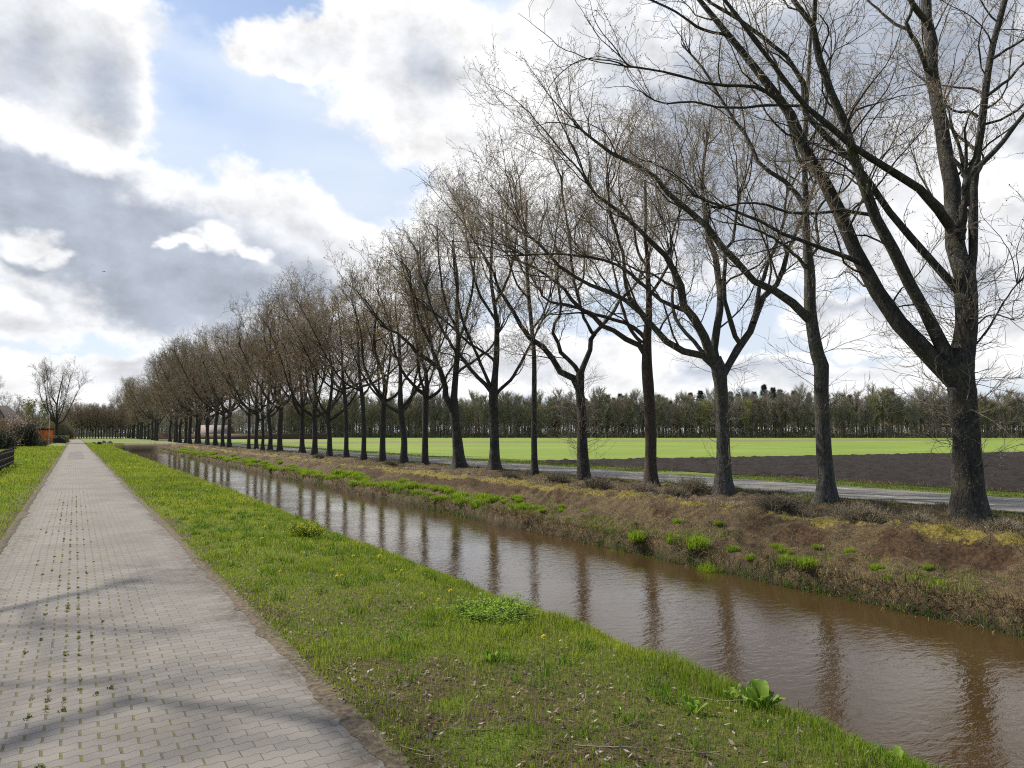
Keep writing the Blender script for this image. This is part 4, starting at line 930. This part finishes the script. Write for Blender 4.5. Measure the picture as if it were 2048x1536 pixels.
# dock plant, green clumps, dandelions, fallen twigs on the lawn
M_dock = leafmat('dock_leaf', (.20, .31, .035), .45, rough=.6); M_yel = leafmat('yellow_petals', (.80, .68, .03), .3); M_stem = simple('green_stem', (.09, .13, .03), .7)
def broadleaf(L, W_, n_=7, bend=.5, wav=.1, r_=None):
    t = np.linspace(0, 1, n_); wd = W_ * np.sin(np.pi * np.clip(t * .93 + .05, 0, 1)) ** .7 * (1 - .25 * t)
    xs_ = t * L * np.cos(bend * t); zs = L * np.sin(bend * (1 - t)) * t * .9
    rows = []
    for i_ in range(n_): rows += [(xs_[i_], -wd[i_], zs[i_] + wav * W_ * math.sin(i_ * 2.2)), (xs_[i_], 0, zs[i_] - W_ * .25), (xs_[i_], wd[i_], zs[i_] + wav * W_ * math.cos(i_ * 2.5))]
    i_ = np.arange(n_ - 1)[:, None] * 3
    return np.array(rows), np.concatenate([i_ + np.array([[0, 1, 4, 3]]), i_ + np.array([[1, 2, 5, 4]])])
def dock(seed, n_, L):
    r_ = np.random.default_rng(seed); parts = []
    for k in range(n_):
        v, f = broadleaf(L * r_.uniform(.6, 1.15), L * r_.uniform(.11, .19), bend=r_.uniform(.6, 1.4), r_=r_)
        e = r_.uniform(.35, 1.25); ce, se = math.cos(e), math.sin(e); v = np.stack([v[:, 0] * ce - v[:, 2] * se * .3, v[:, 1], v[:, 0] * se + v[:, 2] * .7], 1); v[:, 0] += .03
        a = 6.283 * k / n_ + r_.uniform(-.4, .4); ca, sa = math.cos(a), math.sin(a)
        parts.append((np.stack([v[:, 0] * ca - v[:, 1] * sa, v[:, 0] * sa + v[:, 1] * ca, v[:, 2]], 1), f))
    v, f = merge(parts); return mesh_obj('dock_plant', v, f, M_dock, smooth=True, link=False)
def on_lawn(px, py, z=-.03):
    p = on_ground(px, py, z); p[2] = float(ground_z(p[0], p[1])); return p
d1 = dock(1, 22, .21); d2 = dock(2, 9, .17)
for px, py, me, sc, lab in ((1520, 1420, d1, 1.3, 'big broad-leaved dock plant on the canal edge'), (1462, 1400, d2, .9, 'small dock plant left of the big one on the canal edge'), (1385, 1440, d2, 1.0, 'small dock rosette with one upright leaf in the lawn'), (978, 1345, d2, .8, 'small dock rosette with a single upright pointed leaf beside a thick grass tuft'), (1790, 1500, d2, .9, 'small dock plant at the bottom right edge of the lawn')):
    p = on_lawn(px, py, -.1); thing('dock_plant', me, p, random.uniform(0, 6), sc, lab, 'plant', 'dock plants on the lawn')
M_parsley = leafmat('parsley_leaf', (.24, .36, .04), .5)
clump = shrub_mesh(431, .45, .12, 120, .003, .035, 4200, M_parsley, M_stem, name='leafy_clump')
p = on_lawn(975, 1240, -.06); thing('leafy_clump', clump, p, 0, (1.15, 1.15, .55), 'fresh green ferny clump in the lawn near the canal edge', 'plant')
fl = shrub_mesh(432, .34, .15, 110, .003, .022, 2600, leafmat('flower_yellow', (.46, .44, .04), .35), M_parsley, name='flower_clump')
p = on_lawn(612, 1072, -.03); thing('flower_clump', fl, p, 0, 1.15, 'mound of yellow flowers at the edge of the lawn', 'plant')
# dandelion: stem and head
def dandelion():
    r_ = np.random.default_rng(5); v1, f1 = tubes(np.array([[[0, 0, -.01], [.004, 0, .05], [.008, .002, .10]]]), np.array([[.0022, .002, .002]]), 5)
    n_ = 60; a = r_.uniform(0, 6.283, n_); e = r_.uniform(-.05, .9, n_)
    d = np.stack([np.cos(a) * np.cos(e), np.sin(a) * np.cos(e), np.sin(e)], 1); p = np.tile([[.008, .002, .10]], (n_, 1))
    v2, f2 = leafquads(p, d, np.full(n_, .021), r_)
    root = empty('dandelion', (0, 0, 0)); mesh_obj('stem', v1, [f1], M_stem, root); mesh_obj('flower_head', v2, [f2], M_yel, root); return root
dd = dandelion(); first = True
DP_ = [(842, 1205), (900, 1202), (878, 1219), (1089, 1292), (665, 1156), (674, 1179), (684, 1170), (530, 1068), (620, 1096), (604, 1120), (706, 1125), (803, 1154), (759, 1124), (790, 1150)]
pos_ = [on_lawn(px, py, .0) for px, py in DP_]
for j in range(120):
    yv = 9 + 70 * random.random() ** .8; xv = random.uniform(1.9, 4.6) if random.random() < .72 else random.uniform(-3.5, -1.2)
    if xv < 0 and yv < 14: continue
    pos_.append(np.array([xv, yv, float(ground_z(xv, yv))]))
for p in pos_:
    sc = random.uniform(.8, 1.3) * (1 + .012 * p[1])
    o = dd if first else dup(dd, p, random.uniform(0, 6), sc)
    if first: o.location = p; first = False
    tag(o, 'yellow dandelion in bloom on the lawn beside the path', 'flower', 'dandelions on the lawns')
# fallen twigs
twm = []
for s_ in range(4):
    r_ = np.random.default_rng(70 + s_); P0 = np.zeros((1, 3)); A_, B_ = grow(r_, P0, np.array([[1., 0, .0]]), np.array([.42]), 8, .12, -.0, np.array([.0055]), np.array([.002])); A_[:, :, 2] = np.abs(A_[:, :, 2]) * .4
    _, p, d, rr_, t = spawn(r_, A_, B_, np.array([4]), .3, .9, .7); d[:, 2] = np.abs(d[:, 2]) * .3; E_, G_ = grow(r_, p, nrm(d), r_.uniform(.06, .16, 4), 4, .12, 0, rr_ * .7, np.full(4, .0015))
    v, f = merge([tubes(A_, B_, 5), tubes(E_, G_, 4)]); twm.append(mesh_obj('fallen_twig', v, f, M_deadwood if 'M_deadwood' in globals() else M_twig, smooth=True, link=False))
TW = [(705, 1412, .3, 1.0), (740, 1462, .1, .9), (800, 1500, -.5, 1.1), (830, 1520, -.7, 1.0), (760, 1440, .9, .7), (930, 1478, .1, 1.2), (1150, 1510, -.1, 1.3), (1145, 1425, .8, 1.0), (1390, 1378, -.6, 1.4), (1230, 1465, .5, .9), (760, 1265, .3, 1.0), (860, 1475, .2, 1.0), (1010, 1460, .6, .8), (1330, 1500, -.4, 1.1), (650, 1345, -.5, .8), (700, 1290, .7, .8)]
for j, (px, py, a, sc) in enumerate(TW):
    p = on_lawn(px, py, .0); p[2] += .015; thing('fallen_twig', twm[j % 4], p, a - YAW, sc * .7, 'thin dead twig lying on the near lawn or its bare edge', 'twig', 'fallen twigs on the lawn')
# ------------------------------------------------------------------ the far wood
M_wood = [simple('wood_grey', (.27, .235, .195), .95), simple('wood_olive', (.28, .26, .16), .95), simple('wood_russet', (.28, .225, .175), .95), simple('wood_leafing', (.25, .25, .08), .95)]
M_woodbark = simple('wood_bark', (.13, .115, .095), .95)
def woodtree(seed, h, fork, cw, twm_, n1=26, ntw=20, twig=.03):
    r_ = np.random.default_rng(seed)
    tr = resample(np.array([[0, 0, -.2, .24], [r_.normal(0, .15), r_.normal(0, .15), fork, .19], [r_.normal(0, .4), r_.normal(0, .4), h * .7, .1], [r_.normal(0, .5), r_.normal(0, .5), h * .97, .03]]), 9)
    parts = [tubes(tr[None, :, :3], tr[None, :, 3], 6)]
    A_, B_ = tr[None, :, :3], tr[None, :, 3]
    _, p, d, rr_, t = spawn(r_, A_, B_, np.array([n1]), fork / h * .9, .97, .8, .25)
    d = nrm(d + np.array([0, 0, .35])); L = cw * (1.15 - .75 * np.abs((t - .55) / .45) ** 1.5) * r_.uniform(.6, 1.1, len(p))
    L = np.maximum(L, .6); E_, G_ = grow(r_, p, d, L, 5, .14, .09, np.minimum(rr_ * .6, .09), np.full(len(p), twig)); parts.append(tubes(E_, G_, 3))
    _, p, d, rr_, t = spawn(r_, E_, G_, np.full(len(E_), ntw), .15, 1., .75); H_, K_ = grow(r_, p, nrm(d + np.array([0, 0, .3])), r_.uniform(.5, 1.6, len(p)), 2, .2, .1, np.full(len(p), twig * .9), np.full(len(p), twig * .5))
    tw_ = tubes(H_, K_, 3)
    v1, f1 = merge(parts); n1_ = sum(len(z_) for z_ in f1); v, f = merge([(v1, f1), tw_])
    return mesh_obj('woodland_tree', v, f, [M_woodbark, twm_], matidx=np.concatenate([np.zeros(n1_, int), np.ones(len(tw_[1]), int)]), link=False)
WT = [woodtree(600 + k, [16.5, 15.5, 17.5, 14, 16.5, 17][k], [5.5, 4.5, 6, 3.5, 5, 6.5][k], [5.4, 4.8, 5.6, 5.0, 4.6, 5.2][k], M_wood[[0, 1, 0, 3, 2, 1][k]], 44, 34) for k in range(6)]
def woodline(px):                                          # the wood's edge: depth along the view by bearing
    return np.interp(px, [-400, 300, 540, 760, 1240, 2048, 3600], [330, 330, 310, 285, 284, 276, 262])
r = np.random.default_rng(21)
WG = 'trees along the edge of the far wood'
px = 560.
kk = 0
while px < 2500:
    for row in range(2):
        pj = px + r.uniform(-5, 5) + row * 6; dep = woodline(pj) + row * 7 + r.uniform(-2, 2)
        p = at_depth(pj, 866, dep); sc = r.uniform(.78, 1.12)
        ki = int(r.choice([0, 1, 2, 4, 5, 3], p=[.24, .2, .2, .15, .14, .07]))
        if kk < 300: thing('woodland_tree', WT[ki], (p[0], p[1], -.04), r.uniform(0, 6), (sc, sc, sc * r.uniform(.92, 1.06)), 'bare grey-brown tree at the edge of the far wood beyond the fields', 'tree', WG); kk += 1
    px += 12.6
# the wood behind its edge: one mass of stems and twigs
st, tq = [], []
n_ = 2300; pxs = r.uniform(-500, 2700, n_); dep = np.array([woodline(v) for v in pxs]) + r.uniform(12, 80, n_)
hts = r.uniform(12.5, 17.5, n_) * np.where(pxs < 480, .8, 1.0)
P = np.array([at_depth(a, 866, b_) for a, b_ in zip(pxs, dep)]); P[:, 2] = 0
tp = P[:, None, :] + np.stack([np.zeros(n_), np.zeros(n_)], 1)[:, :, None] * 0
tp[:, 1, 2] = hts * .9; st = tubes(tp, np.tile([[.26, .06]], (n_, 1)), 5)
ns = 110; c = np.repeat(P, ns, 0); hh_ = np.repeat(hts, ns)
u = r.normal(0, 1, (n_ * ns, 3)); u = nrm(u) * r.random((n_ * ns, 1)) ** (1 / 3)
a = c + u * np.stack([np.full(len(c), 3.2), np.full(len(c), 3.2), hh_ * .36], 1); a[:, 2] += hh_ * .64
b_ = a + nrm(u * .6 + r.normal(0, .6, u.shape) + np.array([0, 0, .7])) * r.uniform(.8, 2.3, (len(a), 1))
tq = tubes(np.stack([a, b_], 1), np.tile([[.07, .028]], (len(a), 1)), 3)
nu = 80000; pu = r.uniform(-500, 2700, nu); du = np.array([woodline(v) for v in pu]) + r.uniform(4, 80, nu); a = np.array([at_depth(i_, 866, j_) for i_, j_ in zip(pu, du)]); a[:, 2] = 8 * r.random(nu) ** 2
b_ = a + nrm(r.normal(0, .5, a.shape) + np.array([0, 0, 1.])) * r.uniform(.8, 2.2, (nu, 1)); tu = tubes(np.stack([a, b_], 1), np.tile([[.085, .03]], (nu, 1)), 3)
v, f = merge([st, tq, tu]); mi = np.concatenate([np.zeros(len(st[1]), int), np.repeat(1 + r.choice(3, n_, p=[.5, .3, .2]), ns * 3), np.repeat(1 + r.choice(3, nu, p=[.4, .45, .15]), 3)])
tag(mesh_obj('distant_wood', v, f, [M_woodbark] + M_wood[:3], matidx=mi), kind='stuff')
# undergrowth along the edge
n_ = 70000; pxs = r.uniform(440, 2600, n_); dep = np.array([woodline(v) for v in pxs]) + r.uniform(-1, 40, n_) ; P = np.array([at_depth(a, 866, b_) for a, b_ in zip(pxs, dep)])
hmax = .9 + 4.5 * vnoise(pxs * .03, pxs * 0, 95) ** 2; P[:, 2] = hmax * r.random(n_)
lv, lf = leafquads(P, r.normal(0, 1, (n_, 3)), np.full(n_, .5), r)
M_under = leafmat('undergrowth_leaf', (.105, .10, .045), .3); tag(mesh_obj('undergrowth', lv, [lf], M_under), kind='stuff')
# conifers standing out above the wood
M_con = simple('conifer_needles', (.05, .068, .045), .9)
def conifer(seed, h, w_):
    r_ = np.random.default_rng(seed); parts = [tubes(np.array([[[0, 0, 0], [0, 0, h]]], float), np.array([[.25, .03]]), 5)]
    n_ = 420; t = r_.random(n_) ** .8; z = h * (.25 + .75 * t); L = w_ * (1.04 - t) ** .85 * r_.uniform(.55, 1.1, n_) + .15; a = r_.uniform(0, 6.283, n_)
    d = np.stack([np.cos(a), np.sin(a), -.15 + .45 * t], 1); P0 = np.stack([np.zeros(n_), np.zeros(n_), z], 1)
    A_, B_ = grow(r_, P0, d, L, 4, .08, -.03, np.full(n_, .07), np.full(n_, .03)); parts.append(tubes(A_, B_, 3))
    _, p, d, rr_, tt = spawn(r_, A_, B_, np.full(n_, 9), .2, 1, .9); E_, G_ = grow(r_, p, d, r_.uniform(.25, .7, len(p)), 1, .1, -.05, np.full(len(p), .06), np.full(len(p), .02)); parts.append(tubes(E_, G_, 3))
    v, f = merge(parts); return mesh_obj('conifer', v, f, M_con, link=False)
CM = [conifer(700 + k, 18, [2.0, 2.6, 3.2][k]) for k in range(3)]
CP_ = [(645, 818), (662, 812), (676, 816), (690, 820), (702, 824), (800, 820), (835, 822), (1110, 795), (1172, 797), (1190, 792), (1202, 794), (1216, 790), (1228, 796), (1241, 788), (1250, 792), (1264, 800), (1283, 803), (1318, 790), (1332, 796), (1342, 802), (1370, 792), (1382, 786), (1402, 782), (1440, 790), (1462, 784), (1478, 788), (1494, 786), (1510, 784), (1530, 770), (1548, 776), (1562, 780), (1590, 782), (1620, 786), (1702, 790), (1785, 778), (1880, 800), (1960, 800), (575, 822), (600, 824), (1075, 800)]
for j, (px, ty) in enumerate(CP_):
    dep = woodline(px) + 20 + (j * 7) % 22; p = at_depth(px, 866, dep); top = at_depth(px, ty, dep)[2]; s_ = top / 18.
    thing('conifer', CM[(0, 1, 2, 1)[j % 4]], (p[0], p[1], 0), j * 1.7, (s_ * 1.5, s_ * 1.5, s_), 'dark evergreen conifer rising above the bare crowns of the far wood', 'conifer', 'conifers in the far wood')

# ------------------------------------------------------------------ the avenue, hedge and barn at the end of the view
AG = 'small dark trees of the distant avenue'
for j, px in enumerate([140, 146, 152, 158, 163, 168, 174, 180, 186, 191, 197, 203, 208, 214, 220, 225, 231, 236, 241, 246, 252]):
    dep = 246 + (j % 3) * 6; p = at_depth(px, 866, dep); ai = 3 + j % 4; s_ = random.uniform(.74, .92)
    tag(dup(AR[ai], (p[0], p[1], 0), random.uniform(0, 6), (s_ * .8, s_ * .8, s_)), 'one of the small dark trees of the avenue beyond the end of the path', 'tree', AG)
M_hedge = leafmat('beech_hedge', (.13, .075, .045), .2); M_green_hedge = leafmat('clipped_hedge', (.10, .13, .03), .3)
def hedge(name, a, b_, wd, h, n_, m_, label, size=.12):
    r_ = np.random.default_rng(9); a = np.array(a, float); b_ = np.array(b_, float); d = nrm(b_ - a); sd = np.array([-d[1], d[0]])
    t = r_.random(n_); q_ = a + (b_ - a) * t[:, None] + sd * r_.uniform(-.5, .5, (n_, 1)) * wd; z = h * r_.random(n_) ** .8
    lv, lf = leafquads(np.stack([q_[:, 0], q_[:, 1], z], 1), r_.normal(0, 1, (n_, 3)), np.full(n_, size), r_)
    c8 = [a - sd * wd * .4, b_ - sd * wd * .4, b_ + sd * wd * .4, a + sd * wd * .4]; cv = np.array([[*c, 0] for c in c8] + [[*c, h * .93] for c in c8])
    cf = np.array([[4, 5, 6, 7], [0, 1, 5, 4], [1, 2, 6, 5], [2, 3, 7, 6], [3, 0, 4, 7]])
    v, f = merge([(cv, cf), (lv, lf)]); return tag(mesh_obj(name, v, f, m_), label, 'hedge')
pa, pb = at_depth(300, 866, 225), at_depth(655, 866, 218)
hedge('beech_hedge', pa[:2], pb[:2], 1.6, 1.75, 9000, M_hedge, 'long brown beech hedge behind the field at the left', .22)
def prism_house(name, loc, rz, L, Wd, eave, ridge, mw, mr, label, cat, chim=False):
    root = empty(name, loc, rz)
    v, f = box(-L / 2, L / 2, -Wd / 2, Wd / 2, 0, eave); gv = np.array([[-L / 2, -Wd / 2, eave], [-L / 2, Wd / 2, eave], [-L / 2, 0, ridge - .1], [L / 2, -Wd / 2, eave], [L / 2, Wd / 2, eave], [L / 2, 0, ridge - .1]])
    vv, ff = merge([(v, f), (gv, [np.array([[0, 1, 2], [3, 5, 4]])])]); mesh_obj('wall', vv, ff, mw, root)
    o = .4; s_ = (ridge - eave) / (Wd / 2); ez = eave - o * s_
    rv = np.array([[-L / 2 - o, -Wd / 2 - o, ez], [L / 2 + o, -Wd / 2 - o, ez], [L / 2 + o, 0, ridge], [-L / 2 - o, 0, ridge], [-L / 2 - o, Wd / 2 + o, ez], [L / 2 + o, Wd / 2 + o, ez]])
    rv = np.concatenate([rv, rv + [0, 0, .18]]); rf = np.array([[0, 1, 2, 3], [3, 2, 5, 4], [6, 9, 8, 7], [9, 10, 11, 8], [0, 6, 7, 1], [4, 5, 11, 10], [0, 3, 9, 6], [3, 4, 10, 9], [1, 7, 8, 2], [2, 8, 11, 5]])
    mesh_obj('roof', rv, [rf], mr, root)
    for k in range(3):
        x0 = -L * .3 + k * L * .3; wv, wf = box(x0 - .5, x0 + .5, -Wd / 2 - .06, -Wd / 2 + .02, eave * .4, eave * .8); mesh_obj('window', wv, [wf], M_glass, root)
    if chim:
        cv, cf = box(L * .2, L * .2 + .7, -.35, .35, ridge - .7, ridge + .8); mesh_obj('chimney', cv, [cf], mw, root)
    return tag(root, label, cat)
M_glass = simple('dark_glass', (.03, .035, .04), .1, spec=.5)
M_pink = simple('pale_red_tiles', (.26, .19, .17), .85, 3, .2); M_brick = simple('dark_brick', (.10, .055, .04), .9, 8, .3); M_tile = simple('dark_tiles', (.06, .045, .04), .85, 6, .3)
p = at_depth(430, 866, 262); prism_house('barn', (p[0], p[1], 0), -YAW, 11.5, 7, 1.8, 4.6, M_brick, M_pink, 'low barn with pale pinkish roof behind the distant trunks', 'barn')
p = at_depth(-34, 866, 112); prism_house('house', (p[0], p[1], 0), -YAW + rad(90), 10, 7.0, 3.0, 6.2, M_brick, M_tile, 'dark-roofed brick house cut by the left edge of the frame', 'house', True)

# ------------------------------------------------------------------ garden left of the path
# post and rail fence
fr = empty('rail_fence', (-3.1, 30, 0)); M_fence = simple('weathered_wood', (.055, .042, .03), .9, 9, .35)
for k in range(14):
    yk = k * 1.62; v, f = box(-.09, .09, yk - .09, yk + .09, -.1, 1.0 + .03 * math.sin(k * 2.1)); mesh_obj('post', v, [f], M_fence, fr)
for zz in (.25, .55, .85):
    v, f = box(.0925, .112, -.1, 13 * 1.62 + .1, zz - .045, zz + .045); mesh_obj('rail', v, [f], M_fence, fr)
tag(fr, 'dark wooden post and rail fence on the lawn at the left edge', 'fence')
M_pinkb = leafmat('blossom', (.52, .40, .33), .35); M_ever = leafmat('evergreen_leaf', (.022, .034, .018), .15); M_yleaf = leafmat('young_leaf', (.17, .17, .035), .4); M_rleaf = leafmat('russet_leaf', (.20, .13, .05), .3)
def bush(px, py, rx, rz, m_, label, nleaf=5000, ls=.16, nst=160, seed=1, tw=None, name='bush'):
    p = on_ground(px, py, 0); me = shrub_mesh(800 + seed, rx, rz, nst, .02, ls, nleaf, m_, tw or M_twig_far, name=name)
    return thing(name, me, p, 0, 1, label, 'bush')
bush(22, 893, 2.6, 4.2, M_pinkb, 'big rounded shrub in pale pinkish blossom at the left edge', 9000, .15, 300, 1, name='blossom_bush')
bush(52, 894, 1.5, 3.1, M_ever, 'dark evergreen bush left of the orange shed', 9000, .16, 200, 2, name='evergreen_bush')
bush(48, 886, 2.6, 5.6, M_rleaf, 'tall russet shrub behind the blossoming shrub', 4000, .14, 260, 3, name='russet_bush')
bush(3, 900, 1.6, 1.9, M_ever, 'low dark bush behind the rail fence at the left edge', 5000, .15, 160, 4)
bush(80, 893, 1.3, 1.1, M_rleaf, 'low reddish heap-like shrub in front of the orange shed', 2500, .12, 120, 5)
bush(118, 878, 3.0, 7.5, M_yleaf, 'tall yellowish-green shrub right of the flagpole', 4500, .17, 260, 6, name='leafing_bush')
bush(-30, 896, 3, 4.5, M_rleaf, 'brown shrub beyond the left edge of the frame', 4000, .15, 200, 7)
bush(136, 878, 2.2, 4.0, M_rleaf, 'russet thicket beside the clipped hedge', 3000, .14, 160, 8)
# orange shed
p = on_ground(78, 887, 0); sh = empty('orange_shed', p, -YAW)
M_or = simple('orange_paint', (.78, .18, .03), .7, 4, .15); M_dark = simple('dark_felt_and_opening', (.03, .03, .033), .8)
v, f = merge([box(-1.6, 1.6, -1.3, 1.3, .5, 2.5)]); mesh_obj('wall', v, f, M_or, sh)
v, f = box(-1.75, 1.75, -1.5, 1.5, 2.502, 2.72); mesh_obj('roof', v, [f], M_dark, sh)
v, f = box(-1.5, 1.5, -1.2, 1.2, -.1, .498); mesh_obj('base', v, [f], M_dark, sh)
v, f = box(-.28, .38, -1.34, -1.298, .6, 2.35); mesh_obj('dark_opening', v, [f], M_dark, sh)  # dark panel standing in for the shaded opening between the orange panels
v, f = box(-1.15, -.55, -1.34, -1.298, .9, 1.7); mesh_obj('window', v, [f], M_dark, sh)
tag(sh, 'small orange shed with a dark flat roof behind the bushes', 'shed')
p = on_ground(97, 887, 0); fp = empty('flagpole', p, -YAW); M_wh = simple('white_paint', (.7, .7, .7), .5); M_flag = simple('pale_flag', (.72, .62, .62), .8)
v, f = tubes(np.array([[[0, 0, -.1], [0, 0, 2.8], [0, 0, 5.4]]], float), np.array([[.06, .05, .04]]), 8); mesh_obj('pole', v, [f], M_wh, fp)
A_, B_ = np.meshgrid(np.linspace(0, 1, 9), np.linspace(0, 1, 5)); fv = np.stack([-.04 - A_ * .62, .08 * np.sin(A_ * 7) + .02, 5.3 - B_ * .62 - A_ ** 1.3 * .5 + .04 * np.sin(A_ * 5 + B_ * 3)], -1).reshape(-1, 3); i_ = np.arange(45).reshape(5, 9)
q_ = np.stack([i_[:-1, :-1], i_[:-1, 1:], i_[1:, 1:], i_[1:, :-1]], -1).reshape(-1, 4); fv2 = fv + [0, .012, 0]
M_stripe = simple('red_stripe', (.45, .12, .12), .8); mi = np.tile((np.repeat(np.arange(4), 8) % 2 == 1).astype(int), 2)
mesh_obj('flag', np.concatenate([fv, fv2]), [np.concatenate([q_, q_[:, ::-1] + 45])], [M_flag, M_stripe], fp, smooth=True, matidx=mi)
tag(fp, 'white flagpole with a pale striped flag beside the orange shed', 'flagpole')
# heap, clipped hedge, boulders
def lump(name, px, py, rx, ry, rz, m_, label, cat, seed, group=None, nse=.35):
    p = on_ground(px, py, 0); r_ = np.random.default_rng(seed); th = np.linspace(0, 2 * np.pi, 25)[:-1]; ph = np.linspace(0, np.pi / 2, 9)
    V = []
    for b_ in ph:
        for a in th:
            k = 1 + nse * (vnoise(np.array([3 * math.cos(a) * math.cos(b_) + 9]), np.array([3 * math.sin(a) * math.cos(b_) + 2 * b_ + 9]), seed)[0] - .5) * 2
            V.append((rx * math.cos(a) * math.cos(b_) * k, ry * math.sin(a) * math.cos(b_) * k, rz * math.sin(b_) * k - .1))
    i_ = np.arange(9 * 24).reshape(9, 24); j_ = np.roll(i_, -1, 1); q_ = np.stack([i_[:-1], j_[:-1], j_[1:], i_[1:]], -1).reshape(-1, 4)
    o = mesh_obj(name, np.array(V), [q_], m_, smooth=True); o.location = p; o.rotation_euler = (0, 0, -YAW); return tag(o, label, cat, group)
M_heap = simple('dark_brushwood', (.04, .03, .024), .95, 2.5, .6, 1.); M_stone = simple('boulder_stone', (.25, .21, .16), .9, 4, .3, .6)
lump('brushwood_heap', 113, 886, 1.9, 1.5, 1.5, M_heap, 'dark heap of earth and brushwood right of the flagpole', 'heap', 3)
lump('boulder', 207, 888, .5, .45, .75, M_stone, 'left one of two round boulders where the track leaves the path', 'boulder', 5, 'boulders by the track', .15)
lump('boulder', 219, 888, .55, .45, .7, M_stone, 'right one of two round boulders where the track leaves the path', 'boulder', 6, 'boulders by the track', .15)
lump('dark_stump', 198, 890, .4, .4, .6, simple('stump_dark_green', (.02, .03, .015), .9, 9, .5, 1.), 'dark rounded stump left of the boulders', 'bush', 8)  # this lump and the next are low dark stumps, filed under bush
lump('dark_stump', 188, 888, .45, .4, .4, simple('stump_dark', (.025, .025, .018), .9, 9, .5, 1.), 'small dark stump beside the path at the track corner', 'bush', 9)
pa, pb = on_ground(119, 885, 0), on_ground(133, 883, 0)
hedge('clipped_hedge', pa[:2] , (pb[0], pb[1]), 1.2, 1.35, 3000, M_green_hedge, 'clipped light green hedge beside the end of the path', .14)
# trees of the garden
big = archetype(60, 18.0, 3.6, .6, 6, lean=(0, 0), dens=1.0, mats=(M_bark_far, M_twig_far, M_bud), spread=1.25, name='round_tree')
p = on_ground(112, 886, 0); big.location = p; tag(big, 'tall round-crowned bare tree left of the end of the path', 'tree')
lt = archetype(61, 9.5, 1.6, .3, 5, lean=(0, 0), dens=.9, leaf=(M_yleaf, .30), leafn=1.6, mats=(M_bark_far, M_twig_far, M_bud), spread=1.0, name='leafing_tree')
p = on_ground(76, 885, 0); lt.location = p; tag(lt, 'smaller tree with fresh yellow-green leaves behind the orange shed', 'tree')
for px, py, s_, lab in ((8, 888, .62, 'bare tree rising behind the dark-roofed house'), (34, 884, .55, 'small bare tree behind the blossoming shrub'), (-60, 890, .8, 'bare tree beyond the left edge of the frame')):
    p = on_ground(px, py, 0); tag(dup(AR[4], p, px * .1, s_), lab, 'tree')
# a bird high over the field
M_bird = simple('bird_feathers', (.03, .03, .03), .8); p = at_depth(208, 543, 62)
v, f = tubes(np.array([[[-.22, 0, 0], [-.1, 0, .01], [.08, 0, .01], [.2, 0, 0]]]), np.array([[.01, .05, .05, .012]]), 6)
wv = np.array([[-.06, .03, .02], [.08, .03, .02], [.02, .3, .12], [-.05, .55, .02], [-.06, -.03, .02], [.08, -.03, .02], [.02, -.3, .12], [-.05, -.55, .02]])
v, f = merge([(v, f), (wv, np.array([[0, 1, 2, 3], [5, 4, 7, 6]]))]); bo = mesh_obj('bird', v, f, M_bird); bo.location = p; bo.rotation_euler = (0, 0, .8); bo.scale = (.55,) * 3; tag(bo, 'tiny dark bird flying high above the left trees', 'bird')
